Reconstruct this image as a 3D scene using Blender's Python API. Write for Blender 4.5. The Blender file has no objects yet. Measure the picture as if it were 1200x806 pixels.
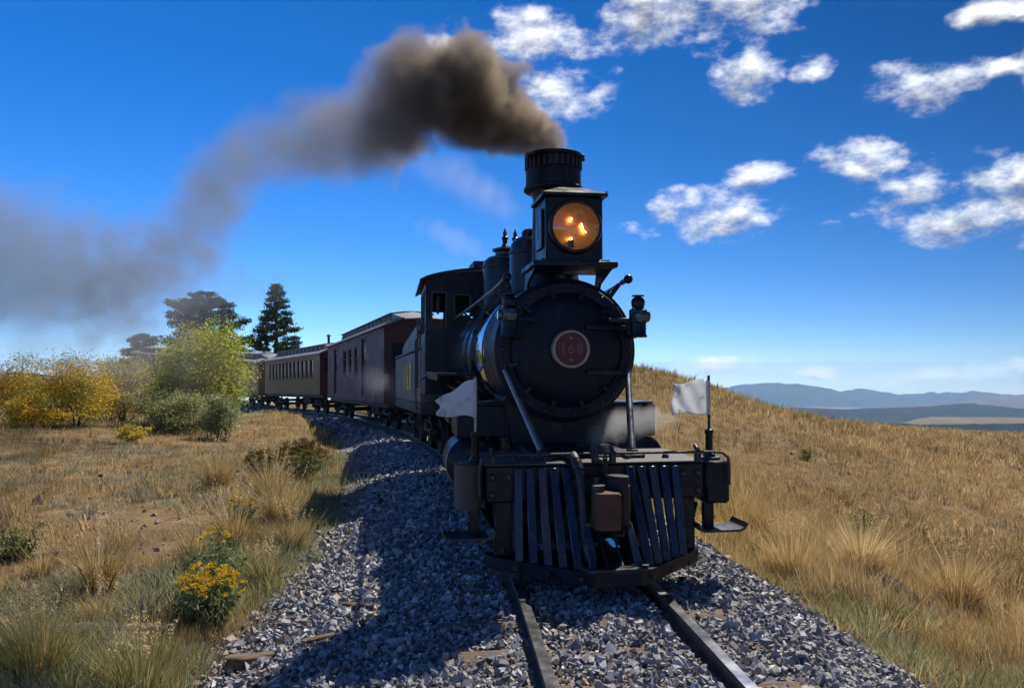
import bpy, math, random
import numpy as np
from mathutils import Vector, Matrix

rng = np.random.default_rng(168)
random.seed(168)
sc = bpy.context.scene
COL = sc.collection
R_ = math.radians

# ------------------------------------------------------------------ camera
CAM_H = 1.56
cam_d = bpy.data.cameras.new("camera")
cam_d.sensor_width = 36.0
cam_d.lens = 27.0
cam_d.clip_start = 0.1
cam_d.clip_end = 60000
cam = bpy.data.objects.new("camera", cam_d)
cam.location = (0, 0, CAM_H)
cam.rotation_euler = (R_(90) + math.atan(25 / 900), 0, 0)
COL.objects.link(cam)
sc.camera = cam

# ------------------------------------------------------------------ sky, sun, exposure
SUN_EL, SUN_AZ = R_(50), R_(27)          # azimuth measured from +Y towards +X
world = bpy.data.worlds.new("World")
sc.world = world
world.use_nodes = True
wn, wl = world.node_tree.nodes, world.node_tree.links
wn.clear()


def wnode(t, **kw):
    n = wn.new(t)
    for k, v in kw.items():
        setattr(n, k, v)
    return n


def wmath(op, a, b=None, c=None, clamp=False):
    n = wnode("ShaderNodeMath", operation=op, use_clamp=clamp)
    for i, v in enumerate((a, b, c)):
        if v is None:
            continue
        if isinstance(v, (int, float)):
            n.inputs[i].default_value = v
        else:
            wl.new(v, n.inputs[i])
    return n.outputs[0]


sky = wnode("ShaderNodeTexSky", sky_type="NISHITA", sun_disc=False)
sky.sun_elevation = SUN_EL
sky.sun_rotation = SUN_AZ
sky.altitude = 2900
sky.air_density = 1.0
sky.dust_density = 0.0
sky.ozone_density = 4.0
# the place looks down into a valley, so the sky reaches some two degrees below eye level
dip0 = wnode("ShaderNodeTexCoord")
dip = wnode("ShaderNodeVectorMath", operation="ADD")
wl.new(dip0.outputs["Generated"], dip.inputs[0])
dip.inputs[1].default_value = (0, 0, 0.036)
dipn = wnode("ShaderNodeVectorMath", operation="NORMALIZE")
wl.new(dip.outputs[0], dipn.inputs[0])
wl.new(dipn.outputs[0], sky.inputs[0])
hsv = wnode("ShaderNodeHueSaturation")
hsv.inputs["Saturation"].default_value = 1.33
hsv.inputs["Hue"].default_value = 0.509
hsv.inputs["Value"].default_value = 1.0
wl.new(sky.outputs[0], hsv.inputs["Color"])
tc = wnode("ShaderNodeTexCoord")
nrm = wnode("ShaderNodeVectorMath", operation="NORMALIZE")
wl.new(tc.outputs["Generated"], nrm.inputs[0])
sep = wnode("ShaderNodeSeparateXYZ")
wl.new(nrm.outputs[0], sep.inputs[0])
az = wmath("ARCTAN2", sep.outputs[0], sep.outputs[1])
el = wmath("ARCSINE", sep.outputs[2])
cmb = wnode("ShaderNodeCombineXYZ")
wl.new(az, cmb.inputs[0])
wl.new(el, cmb.inputs[1])
# wind-torn edges: the cloud coordinates are warped by a coarse noise first
wn1 = wnode("ShaderNodeTexNoise")
wn1.inputs["Scale"].default_value = 9
wn1.inputs["Detail"].default_value = 3
wl.new(nrm.outputs[0], wn1.inputs["Vector"])
wsub = wnode("ShaderNodeVectorMath", operation="SUBTRACT")
wl.new(wn1.outputs["Color"], wsub.inputs[0])
wsub.inputs[1].default_value = (0.5, 0.5, 0.5)
wsc = wnode("ShaderNodeVectorMath", operation="MULTIPLY")
wl.new(wsub.outputs[0], wsc.inputs[0])
wsc.inputs[1].default_value = (0.09, 0.05, 0)
wadd = wnode("ShaderNodeVectorMath", operation="ADD")
wl.new(cmb.outputs[0], wadd.inputs[0])
wl.new(wsc.outputs[0], wadd.inputs[1])
CLOUDS = [  # where the cumulus stand: bearing and height (on a 900-unit tangent scale), half sizes
    (630, 45, 66, 30), (520, 50, 26, 14), (655, 110, 60, 27), (770, 12, 80, 34), (865, 12, 100, 30),
    (880, 78, 38, 30), (950, 83, 30, 14), (1085, 97, 72, 24), (1195, 80, 40, 10), (1180, 6, 50, 14),
    (845, 248, 84, 26), (900, 206, 34, 15), (1015, 184, 48, 20), (1075, 212, 60, 28), (1135, 248, 130, 28),
    (1200, 205, 70, 36), (860, 429, 60, 11), (960, 439, 30, 9), (1120, 436, 105, 14), (1215, 431, 60, 14),
    (1290, 60, 70, 30), (1350, 260, 90, 30), (720, -70, 150, 36), (1000, -90, 170, 36),
    (1040, 441, 16, 4),
]


def ang(px, py):
    x, z = (px - 600) / 900, (428 - py) / 900
    a = math.atan(x)
    return a, math.atan(z * math.cos(a))


def cloud_field(vec):
    acc = None
    for (px, py, hw_, hh_) in CLOUDS:
        a0, e0 = ang(px, py)
        k = math.cos(a0) ** 2
        sa, sb = .93 * hw_ / 900 * k, .93 * hh_ / 900 * math.cos(a0)
        s1 = wnode("ShaderNodeVectorMath", operation="SUBTRACT")
        wl.new(vec, s1.inputs[0])
        s1.inputs[1].default_value = (a0, e0, 0)
        s2 = wnode("ShaderNodeVectorMath", operation="MULTIPLY")
        wl.new(s1.outputs[0], s2.inputs[0])
        s2.inputs[1].default_value = (1 / sa, 1 / sb, 0)
        s3 = wnode("ShaderNodeVectorMath", operation="DOT_PRODUCT")
        wl.new(s2.outputs[0], s3.inputs[0])
        wl.new(s2.outputs[0], s3.inputs[1])
        m = wnode("ShaderNodeMapRange")
        wl.new(s3.outputs["Value"], m.inputs["Value"])
        m.inputs["From Min"].default_value = 0.0
        m.inputs["From Max"].default_value = 3.0
        m.inputs["To Min"].default_value = 1.0
        m.inputs["To Max"].default_value = 0.0
        acc = m.outputs[0] if acc is None else wmath("MAXIMUM", acc, m.outputs[0])
    return acc


acc = cloud_field(wadd.outputs[0])
above = wnode("ShaderNodeVectorMath", operation="ADD")
wl.new(wadd.outputs[0], above.inputs[0])
above.inputs[1].default_value = (0.006, 0.012, 0)
under = wmath("SUBTRACT", cloud_field(above.outputs[0]), acc)     # positive towards a cloud's underside
# the rest of the sky carries the same kind of scattered cumulus
gn = wnode("ShaderNodeTexNoise")
gn.inputs["Scale"].default_value = 3.2
gn.inputs["Detail"].default_value = 2
wl.new(nrm.outputs[0], gn.inputs["Vector"])
gm = wnode("ShaderNodeMapRange", interpolation_type="SMOOTHSTEP")
wl.new(gn.outputs[0], gm.inputs["Value"])
gm.inputs["From Min"].default_value = 0.55
gm.inputs["From Max"].default_value = 0.68
aout = wnode("ShaderNodeMapRange", interpolation_type="SMOOTHSTEP")
wl.new(wmath("ABSOLUTE", az), aout.inputs["Value"])
aout.inputs["From Min"].default_value = 0.75
aout.inputs["From Max"].default_value = 1.0
eup = wnode("ShaderNodeMapRange", interpolation_type="SMOOTHSTEP")
wl.new(el, eup.inputs["Value"])
eup.inputs["From Min"].default_value = 0.02
eup.inputs["From Max"].default_value = 0.15
acc = wmath("MAXIMUM", acc, wmath("MULTIPLY", wmath("MULTIPLY", gm.outputs[0], aout.outputs[0]), eup.outputs[0]))


def cloud_noise(off, scale, detail):
    o = wnode("ShaderNodeVectorMath", operation="MULTIPLY_ADD")
    wl.new(nrm.outputs[0], o.inputs[0])
    o.inputs[1].default_value = (1, 1, 1.7)
    o.inputs[2].default_value = off
    n = wnode("ShaderNodeTexNoise")
    n.inputs["Scale"].default_value = scale
    n.inputs["Detail"].default_value = detail
    n.inputs["Roughness"].default_value = 0.60
    wl.new(o.outputs[0], n.inputs["Vector"])
    return n.outputs[0]


n_a = cloud_noise((0, 0, 0), 17, 12)
n_b = cloud_noise((0.006, 0.006, 0.024), 17, 9)
dens = wmath("ADD", wmath("MULTIPLY", acc, 1.45), wmath("MULTIPLY", wmath("SUBTRACT", n_a, 0.5), 3.9))
dens = wmath("SUBTRACT", dens, 0.60)
gate = wnode("ShaderNodeMapRange", interpolation_type="SMOOTHSTEP")
wl.new(acc, gate.inputs["Value"])
gate.inputs["From Max"].default_value = 0.30
alpha0 = wnode("ShaderNodeMapRange", interpolation_type="SMOOTHSTEP")
wl.new(dens, alpha0.inputs["Value"])
alpha0.inputs["From Min"].default_value = 0.0
alpha0.inputs["From Max"].default_value = 1.3
alpha = wnode("ShaderNodeMath", operation="MULTIPLY")
wl.new(alpha0.outputs[0], alpha.inputs[0])
wl.new(gate.outputs[0], alpha.inputs[1])
# lit from above and behind: rims bright, thick cores and undersides grey
thick = wmath("MULTIPLY", wmath("SUBTRACT", dens, 0.35), 0.50, clamp=True)
relief = wmath("MULTIPLY", wmath("SUBTRACT", n_a, n_b), 3.4)
lit = wmath("ADD", wmath("SUBTRACT", wmath("SUBTRACT", 0.82, thick), wmath("MULTIPLY", under, 1.5)), relief, clamp=True)
ccol = wnode("ShaderNodeMix", data_type="RGBA")
wl.new(lit, ccol.inputs[0])
ccol.inputs[6].default_value = (1.8, 2.1, 2.8, 1)
ccol.inputs[7].default_value = (9.2, 9.4, 9.8, 1)
cmix = wnode("ShaderNodeMix", data_type="RGBA")
wl.new(wmath("MULTIPLY", alpha.outputs[0], 0.97), cmix.inputs[0])
side = wmath("SUBTRACT", wmath("SUBTRACT", 1.16, wmath("MULTIPLY", sep.outputs[2], 0.62)), wmath("MULTIPLY", sep.outputs[0], 0.84))   # deeper blue towards the hills
deep = wnode("ShaderNodeVectorMath", operation="SCALE")
wl.new(hsv.outputs[0], deep.inputs[0])
wl.new(side, deep.inputs["Scale"])
wl.new(deep.outputs[0], cmix.inputs[6])
wl.new(ccol.outputs[2], cmix.inputs[7])
bg = wnode("ShaderNodeBackground")
bg.inputs["Strength"].default_value = 0.078
wl.new(cmix.outputs[2], bg.inputs["Color"])
wo = wnode("ShaderNodeOutputWorld")
wl.new(bg.outputs[0], wo.inputs[0])

TO_SUN = Vector((math.sin(SUN_AZ) * math.cos(SUN_EL), math.cos(SUN_AZ) * math.cos(SUN_EL), math.sin(SUN_EL)))
sun_d = bpy.data.lights.new("sun", "SUN")
sun_d.energy = 3.8
sun_d.angle = R_(0.53)
sun_d.color = (1.0, 0.93, 0.82)
sun = bpy.data.objects.new("sun", sun_d)
sun.rotation_euler = TO_SUN.to_track_quat("Z", "Y").to_euler()
sun.location = TO_SUN * 60
COL.objects.link(sun)

sc.view_settings.view_transform = "Standard"
sc.view_settings.look = "None"
sc.view_settings.exposure = 0.74
sc.view_settings.gamma = 1.0
sc.view_settings.use_curve_mapping = False
sc.cycles.use_denoising = True
sc.cycles.max_bounces = 6
sc.cycles.diffuse_bounces = 2
sc.cycles.glossy_bounces = 3
sc.cycles.transmission_bounces = 4
sc.cycles.transparent_max_bounces = 8
sc.cycles.volume_bounces = 1
sc.cycles.sample_clamp_indirect = 6
sc.cycles.volume_max_steps = 256
sc.cycles.use_adaptive_sampling = True
sc.cycles.adaptive_threshold = 0.02


# ------------------------------------------------------------------ helpers
def material(name):
    m = bpy.data.materials.new(name)
    m.use_nodes = True
    nt = m.node_tree
    nt.nodes.clear()
    out = nt.nodes.new("ShaderNodeOutputMaterial")
    return m, nt, out


def L(nt, a, b):
    nt.links.new(a, b)


def N(nt, t, **kw):
    n = nt.nodes.new(t)
    for k, v in kw.items():
        setattr(n, k, v)
    return n


def noise(nt, vec, scale, detail=4, rough=0.55):
    n = N(nt, "ShaderNodeTexNoise")
    n.inputs["Scale"].default_value = scale
    n.inputs["Detail"].default_value = detail
    n.inputs["Roughness"].default_value = rough
    if vec is not None:
        L(nt, vec, n.inputs["Vector"])
    return n.outputs[0]


def ramp(nt, fac, stops):
    n = N(nt, "ShaderNodeValToRGB")
    cr = n.color_ramp
    while len(cr.elements) > len(stops):
        cr.elements.remove(cr.elements[-1])
    while len(cr.elements) < len(stops):
        cr.elements.new(0.5)
    for e, (p, c) in zip(cr.elements, stops):
        e.position = p
        e.color = (*c, 1) if len(c) == 3 else c
    L(nt, fac, n.inputs[0])
    return n.outputs[0]


def mixc(nt, fac, a, b):
    n = N(nt, "ShaderNodeMix", data_type="RGBA")
    if isinstance(fac, (int, float)):
        n.inputs[0].default_value = fac
    else:
        L(nt, fac, n.inputs[0])
    for i, v in ((6, a), (7, b)):
        if isinstance(v, tuple):
            n.inputs[i].default_value = (*v, 1)
        else:
            L(nt, v, n.inputs[i])
    return n.outputs[2]


def mrange(nt, v, a, b, c, d, smooth=False):
    n = N(nt, "ShaderNodeMapRange")
    if smooth:
        n.interpolation_type = "SMOOTHSTEP"
    L(nt, v, n.inputs[0])
    for i, x in enumerate((a, b, c, d)):
        n.inputs[i + 1].default_value = x
    return n.outputs[0]


def vmath(nt, op, a, b=None):
    n = N(nt, "ShaderNodeVectorMath", operation=op)
    for i, v in enumerate((a, b)):
        if v is None:
            continue
        if isinstance(v, tuple):
            n.inputs[i].default_value = v
        else:
            L(nt, v, n.inputs[i])
    return n


def fmath(nt, op, a, b=None, clamp=False):
    n = N(nt, "ShaderNodeMath", operation=op, use_clamp=clamp)
    for i, v in enumerate((a, b)):
        if v is None:
            continue
        if isinstance(v, (int, float)):
            n.inputs[i].default_value = v
        else:
            L(nt, v, n.inputs[i])
    return n.outputs[0]


def bump(nt, h, strength, dist):
    n = N(nt, "ShaderNodeBump")
    n.inputs["Strength"].default_value = strength
    n.inputs["Distance"].default_value = dist
    L(nt, h, n.inputs["Height"])
    return n.outputs[0]


def paint(name, col, rough=0.4, metal=0.0, var=0.35, scale=6.0, dirt=(0.10, 0.085, 0.07), dirt_amt=0.25, bmp=0.15,
          rvar=0.18, coat=0.0, spec=0.5, streak=0.0, streak_col=(0.03, 0.028, 0.028)):
    """worn painted or bare metal / wood: tone drift, dusty patches, uneven gloss, faint dents"""
    m, nt, out = material(name)
    p = N(nt, "ShaderNodeBsdfPrincipled")
    o = N(nt, "ShaderNodeTexCoord").outputs["Object"]
    n1 = noise(nt, o, scale, 6, 0.62)
    n2 = noise(nt, o, scale * 4.3, 5, 0.6)
    lo = tuple(c * (1 - var) for c in col)
    hi = tuple(min(1, c * (1 + var)) for c in col)
    c = ramp(nt, n1, [(0.3, lo), (0.7, hi)])
    d = mrange(nt, n2, 0.52, 0.75, 0.0, dirt_amt, True)
    c = mixc(nt, d, c, dirt)
    if streak:
        st = noise(nt, vmath(nt, "MULTIPLY", o, (22, 22, 1.6)).outputs[0], 1.0, 4, .6)
        c = mixc(nt, mrange(nt, st, .56, .72, 0, streak, True), c, streak_col)
    L(nt, c, p.inputs["Base Color"])
    r = mrange(nt, n1, 0.3, 0.72, rough - rvar, rough + rvar)
    L(nt, r, p.inputs["Roughness"])
    p.inputs["Metallic"].default_value = metal
    p.inputs["Coat Weight"].default_value = coat
    p.inputs["Specular IOR Level"].default_value = spec
    if bmp:
        L(nt, bump(nt, n2, bmp, 0.01), p.inputs["Normal"])
    L(nt, p.outputs[0], out.inputs[0])
    return m


def foliage_mat(name, trans=0.45, rough=0.6, gain=1.0):
    """leaf or blade colour from the mesh's own colour attribute, light passing through"""
    m, nt, out = material(name)
    a = N(nt, "ShaderNodeVertexColor", layer_name="tint").outputs[0]
    d = N(nt, "ShaderNodeBsdfPrincipled")
    L(nt, a, d.inputs["Base Color"])
    d.inputs["Roughness"].default_value = rough
    d.inputs["Specular IOR Level"].default_value = 0.25
    t = N(nt, "ShaderNodeBsdfTranslucent")
    L(nt, a, t.inputs[0])
    mx = N(nt, "ShaderNodeMixShader")
    mx.inputs[0].default_value = trans
    L(nt, d.outputs[0], mx.inputs[1])
    L(nt, t.outputs[0], mx.inputs[2])
    L(nt, mx.outputs[0], out.inputs[0])
    return m


def finish(me, name, mat, parent, smooth):
    if smooth is None:
        me.shade_flat()
    else:
        me.shade_smooth()
        me.set_sharp_from_angle(angle=R_(smooth))
    if mat is not None:
        for mm in (mat if isinstance(mat, (list, tuple)) else [mat]):
            me.materials.append(mm)
    o = bpy.data.objects.new(name, me)
    COL.objects.link(o)
    if parent is not None:
        o.parent = parent
    return o


def tag(o, label=None, cat=None, group=None, kind=None):
    for k, v in (("label", label), ("category", cat), ("group", group), ("kind", kind)):
        if v:
            o[k] = v
    return o


def thing(name, label, cat, loc=(0, 0, 0), rz=0.0, group=None):
    o = bpy.data.objects.new(name, None)
    o.empty_display_size = 0.2
    COL.objects.link(o)
    o.location = loc
    o.rotation_euler = (0, 0, rz)
    return tag(o, label, cat, group)


def copy_tree(o, parent=None):
    c = o.copy()
    COL.objects.link(c)
    c.parent = parent
    for ch in list(o.children):
        copy_tree(ch, c)
    return c


def rounded(poly, it=2):
    """corner-cut a closed polygon"""
    for _ in range(it):
        q = []
        for i in range(len(poly)):
            a, b = poly[i], poly[(i + 1) % len(poly)]
            q += [(a[0] * .75 + b[0] * .25, a[1] * .75 + b[1] * .25), (a[0] * .25 + b[0] * .75, a[1] * .25 + b[1] * .75)]
        poly = q
    return poly


class MB:
    def __init__(self):
        self.v, self.f = [], []

    def add(self, vs, fs):
        k = len(self.v)
        self.v += [tuple(p) for p in vs]
        self.f += [tuple(i + k for i in f) for f in fs]
        return self

    def box(self, c, s, b=0.006, rot=None):
        """chamfered box; rot = a 3x3 Matrix"""
        a = [x / 2 for x in s]
        b = min(b, min(a) * 0.45)
        vs, idx = [], {}
        for sx in (-1, 1):
            for sy in (-1, 1):
                for sz in (-1, 1):
                    for ax in range(3):
                        p = [sx * (a[0] - b), sy * (a[1] - b), sz * (a[2] - b)]
                        p[ax] = (sx, sy, sz)[ax] * a[ax]
                        idx[(sx, sy, sz, ax)] = len(vs)
                        vs.append(p)
        fs = []
        for ax in range(3):
            u, w = (ax + 1) % 3, (ax + 2) % 3
            for s_ in (-1, 1):
                q = []
                for (p_, r_) in ((-1, -1), (1, -1), (1, 1), (-1, 1)):
                    k = [0, 0, 0]
                    k[ax], k[u], k[w] = s_, p_, r_
                    q.append(idx[(*k, ax)])
                fs.append(q if s_ > 0 else q[::-1])
        for ax in range(3):
            u, w = (ax + 1) % 3, (ax + 2) % 3
            for p_ in (-1, 1):
                for r_ in (-1, 1):
                    k0, k1 = [0, 0, 0], [0, 0, 0]
                    k0[ax], k1[ax] = -1, 1
                    for k in (k0, k1):
                        k[u], k[w] = p_, r_
                    q = [idx[(*k0, u)], idx[(*k1, u)], idx[(*k1, w)], idx[(*k0, w)]]
                    fs.append(q if p_ * r_ > 0 else q[::-1])
        for sx in (-1, 1):
            for sy in (-1, 1):
                for sz in (-1, 1):
                    q = [idx[(sx, sy, sz, i)] for i in range(3)]
                    fs.append(q if sx * sy * sz > 0 else q[::-1])
        c = Vector(c)
        out = [(rot @ Vector(p) + c) if rot else (Vector(p) + c) for p in vs]
        return self.add(out, fs)

    def bar(self, p0, p1, w, h, b=0.004, up=(0, 0, 1)):
        """rectangular bar between two points"""
        p0, p1 = Vector(p0), Vector(p1)
        d = (p1 - p0)
        ln = d.length
        d.normalize()
        u = Vector(up)
        s = d.cross(u)
        if s.length < 1e-4:
            s = d.cross(Vector((0, 1, 0)))
        s.normalize()
        t = s.cross(d)
        rot = Matrix((s, d, t)).transposed()
        return self.box((p0 + p1) / 2, (w, ln, h), b, rot)

    def lathe(self, prof, o=(0, 0, 0), axis=(0, 0, 1), n=28, closed=True):
        """profile [(radius, height)] spun about axis through o"""
        ax = Vector(axis).normalized()
        t = Vector((0, 1, 0)) if abs(ax.y) < 0.9 else Vector((1, 0, 0))
        u = ax.cross(t).normalized()
        w = ax.cross(u)
        o = Vector(o)
        vs, fs = [], []
        for (r, h) in prof:
            for i in range(n):
                a = 2 * math.pi * i / n
                vs.append(o + ax * h + u * (r * math.cos(a)) + w * (r * math.sin(a)))
        for j in range(len(prof) - 1):
            for i in range(n):
                i2 = (i + 1) % n
                fs.append((j * n + i, j * n + i2, (j + 1) * n + i2, (j + 1) * n + i))
        if closed:
            fs.append(tuple(range(n))[::-1])
            fs.append(tuple((len(prof) - 1) * n + i for i in range(n)))
        return self.add(vs, fs)

    def cyl(self, p0, p1, r0, r1=None, n=16):
        p0, p1 = Vector(p0), Vector(p1)
        return self.lathe([(r0, 0), (r0 if r1 is None else r1, (p1 - p0).length)], p0, p1 - p0, n)

    def tube(self, pts, r, n=8):
        pts = [Vector(p) for p in pts]
        vs, fs = [], []
        u = None
        for i, p in enumerate(pts):
            d = (pts[min(i + 1, len(pts) - 1)] - pts[max(i - 1, 0)]).normalized()
            if u is None:
                u = d.cross(Vector((0.13, 0.2, 0.97)))
                if u.length < 0.05:
                    u = d.cross(Vector((1, 0, 0)))
                u.normalize()
            else:
                u = (u - d * u.dot(d)).normalized()
            w = d.cross(u)
            rr = r[i] if isinstance(r, (list, tuple)) else r
            for k in range(n):
                a = 2 * math.pi * k / n
                vs.append(p + u * (rr * math.cos(a)) + w * (rr * math.sin(a)))
        for j in range(len(pts) - 1):
            for k in range(n):
                k2 = (k + 1) % n
                fs.append((j * n + k, j * n + k2, (j + 1) * n + k2, (j + 1) * n + k))
        fs.append(tuple(range(n))[::-1])
        fs.append(tuple((len(pts) - 1) * n + k for k in range(n)))
        return self.add(vs, fs)

    def ball(self, c, r, n=14):
        k = n // 2
        prof = [(max(1e-4, r * math.sin(math.pi * j / k)), -r * math.cos(math.pi * j / k)) for j in range(k + 1)]
        return self.lathe(prof, c, (0, 0, 1), n)

    def prism(self, poly, a, b, axis="z"):
        """extrude polygon (2-D) from a to b along an axis: x -> poly is (y,z); y -> (x,z); z -> (x,y)"""
        n = len(poly)
        f = {"x": lambda p, q, t: (t, p, q), "y": lambda p, q, t: (p, t, q), "z": lambda p, q, t: (p, q, t)}[axis]
        vs = [f(p, q, a) for p, q in poly] + [f(p, q, b) for p, q in poly]
        fs = [(i, (i + 1) % n, n + (i + 1) % n, n + i) for i in range(n)]
        fs += [tuple(range(n))[::-1], tuple(range(n, 2 * n))]
        return self.add(vs, fs)

    def obj(self, name, mat, parent=None, smooth=38):
        me = bpy.data.meshes.new(name)
        me.from_pydata([tuple(p) for p in self.v], [], self.f)
        me.update()
        import bmesh
        bm = bmesh.new()
        bm.from_mesh(me)
        bmesh.ops.recalc_face_normals(bm, faces=bm.faces)
        bm.to_mesh(me)
        bm.free()
        return finish(me, name, mat, parent, smooth)


def np_mesh(name, v, quads=None, tris=None, tint=None, mat=None, parent=None, smooth=None):
    """fast mesh from arrays"""
    me = bpy.data.meshes.new(name)
    nq = 0 if quads is None else len(quads)
    nt_ = 0 if tris is None else len(tris)
    me.vertices.add(len(v))
    me.vertices.foreach_set("co", np.ascontiguousarray(v, dtype=np.float32).ravel())
    loops = []
    starts = []
    if nq:
        loops.append(np.asarray(quads, dtype=np.int32).ravel())
        starts.append(np.arange(nq) * 4)
    if nt_:
        loops.append(np.asarray(tris, dtype=np.int32).ravel())
        starts.append(nq * 4 + np.arange(nt_) * 3)
    loops = np.concatenate(loops)
    starts = np.concatenate(starts).astype(np.int32)
    me.loops.add(len(loops))
    me.loops.foreach_set("vertex_index", loops)
    me.polygons.add(len(starts))
    me.polygons.foreach_set("loop_start", starts)
    me.update(calc_edges=True)
    me.validate()
    if tint is not None:
        at = me.color_attributes.new("tint", "FLOAT_COLOR", "POINT")
        c = np.ones((len(v), 4), dtype=np.float32)
        c[:, :3] = tint
        at.data.foreach_set("color", c.ravel())
    return finish(me, name, mat, parent, smooth)


def vnoise(x, y, seed=0):
    """smooth value noise on arrays, 0..1"""
    xi, yi = np.floor(x).astype(np.int64), np.floor(y).astype(np.int64)
    xf, yf = x - xi, y - yi
    u, w = xf * xf * (3 - 2 * xf), yf * yf * (3 - 2 * yf)

    def h(a, b):
        n = (a * 374761393 + b * 668265263 + seed * 144665) & 0x7FFFFFFF
        n = ((n ^ (n >> 13)) * 1274126177) & 0x7FFFFFFF
        return ((n ^ (n >> 16)) & 0xFFFF) / 65535.0

    return (h(xi, yi) * (1 - u) + h(xi + 1, yi) * u) * (1 - w) + (h(xi, yi + 1) * (1 - u) + h(xi + 1, yi + 1) * u) * w


def fbm(x, y, oct=4, seed=0):
    t, a, s = 0, 0.5, 0
    for i in range(oct):
        t = t + a * vnoise(x * 2 ** i + 17.3 * i, y * 2 ** i - 9.1 * i, seed + i)
        s += a
        a *= 0.5
    return t / s


# ------------------------------------------------------------------ the line: an 88 m radius curve on a falling grade
RAD, TH0, P0 = 88.0, R_(4.3), (0.685, 3.71)
CX, CY = P0[0] - RAD * math.cos(TH0), P0[1] - RAD * math.sin(TH0)


def track_z(s):
    t = np.maximum(0, np.asarray(s, dtype=float) - 4)
    u = np.maximum(0, np.asarray(s, dtype=float) - 44)
    return -0.027 * t * t / (t + 5) + 0.075 * u * u / (u + 9)


def trk(s, d=0.0, z=0.0):
    a = TH0 + s / RAD
    return Vector((CX + (RAD + d) * math.cos(a), CY + (RAD + d) * math.sin(a), float(track_z(s)) + z))


def to_track(x, y):
    x, y = np.asarray(x, dtype=float), np.asarray(y, dtype=float)
    d = np.hypot(x - CX, y - CY) - RAD
    s = (np.arctan2(y - CY, x - CX) - TH0) * RAD
    return s, d
# ------------------------------------------------------------------ ground
CTRL = np.array([
    (-3, 4, -.28), (-6, 4, -.2), (-3.5, 8, -.22), (-8, 8, -.12), (-15, 8, 0), (-4.5, 14, -.22), (-9, 14, -.02),
    (-18, 14, .08), (-6.2, 20, -.35), (-10, 20, -.03), (-18, 22, .05), (-30, 22, .1), (-12, 27, -.45), (-20, 30, -.6),
    (-35, 32, -.5), (-15, 38, -1.1), (-30, 45, -1.7), (-60, 40, -1), (-25, 60, -1.9), (-40, 90, -2.5), (-90, 60, -2),
    (2.6, 4, -.5), (4, 4, -.78), (8, 4, -1.5), (2.5, 7, -.45), (5, 8, -.85), (10, 9, -1.7), (20, 10, -3.4),
    (2.4, 12, -.2), (5, 14, -.4), (10, 15, -1.15), (20, 17, -2.5), (1.0, 20, .25), (4, 22, .75), (8, 24, -.15),
    (14, 26, -1.1), (28, 30, -2.5), (-1, 30, .9), (5, 30, 1.5), (9.5, 34, -.2), (20, 45, -1.95), (37, 55, -3.5),
    (55, 60, -4.7), (5, 45, .3), (15, 60, -2.2), (40, 80, -6), (-4, 60, -.6), (80, 80, -9.5), (0, 110, -7),
    (0, -6, -.1), (-10, -6, -.2), (10, -6, -2), (30, -5, -5), (-30, -5, 0), (60, 20, -8), (0, -40, 0), (-60, -20, 0),
    (60, -30, -9)], dtype=float)


def _tps(r):
    return np.where(r > 1e-9, r * r * np.log(np.maximum(r, 1e-9)), 0.0)


_P = CTRL[:, :2]
_K = _tps(np.linalg.norm(_P[:, None] - _P[None], axis=2)) + np.eye(len(_P)) * 0.5
_A = np.hstack([np.ones((len(_P), 1)), _P])
_M = np.block([[_K, _A], [_A.T, np.zeros((3, 3))]])
_W = np.linalg.solve(_M, np.concatenate([CTRL[:, 2], np.zeros(3)]))


def _rbf(x, y):
    out = np.zeros(len(x))
    for i in range(0, len(x), 20000):
        q = np.stack([x[i:i + 20000], y[i:i + 20000]], 1)
        k = _tps(np.linalg.norm(q[:, None] - _P[None], axis=2))
        out[i:i + 20000] = k @ _W[:len(_P)] + _W[len(_P)] + q @ _W[len(_P) + 1:]
    return out


BAL = np.array([(-3.1, -.48), (-2.6, -.34), (-1.7, -.18), (-1.1, -.105), (-.55, -.095), (0, -.085), (.55, -.095), (1.05, -.105),
                (1.55, -.27), (2.1, -.50), (2.8, -.78)])


def edge_left(s):
    """how far the stones spread on the meadow side"""
    return np.interp(s, [-2, 1, 3.5, 7], [2.85, 2.6, 2.3, 2.0])


def edge_right(s):
    return np.interp(s, [-1.5, 1.5], [2.1, 1.75])


def ballast_z(s, d):
    return np.interp(d, BAL[:, 0], BAL[:, 1]) + track_z(s)


def far_z(r):
    return np.interp(r, [0, 60, 120, 1800, 3500, 9000, 16000], [-1, -4, -12, -168, -262, -452, -640])


def ground_z(x, y):
    x, y = np.atleast_1d(np.asarray(x, dtype=float)), np.atleast_1d(np.asarray(y, dtype=float))
    r = np.hypot(x, y)
    q = np.minimum(1, 100 / np.maximum(r, 1))
    near = _rbf(x * q, y * q)
    t = np.clip((r - 70) / 60, 0, 1)
    t = t * t * (3 - 2 * t)
    z = near * (1 - t) + far_z(r) * t
    bumps = (fbm(x * .9, y * .9, 4, 3) - .5) * .16 + (fbm(x * .13, y * .13, 3, 9) - .5) * .5 * np.clip((r - 8) / 30, 0, 1)
    bumps = bumps + (fbm(x * .004, y * .004, 4, 5) - .5) * 34 * np.clip((r - 400) / 2500, 0, 1)
    z = z + bumps
    # the track bed is cut into or banked up from the ground
    s, d = to_track(x, y)
    bed = (s > -30) & (s < 120)
    b = ballast_z(s, d)
    w = np.clip((np.abs(d) - 2.0) / 1.2, 0, 1)
    w = w * w * (3 - 2 * w)
    zz = np.where(np.abs(d) < 2.0, b - .10, (b - .10) * (1 - w) + z * w)
    return np.where(bed, zz, z)


def gz(x, y):
    return float(ground_z([x], [y])[0])


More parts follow.
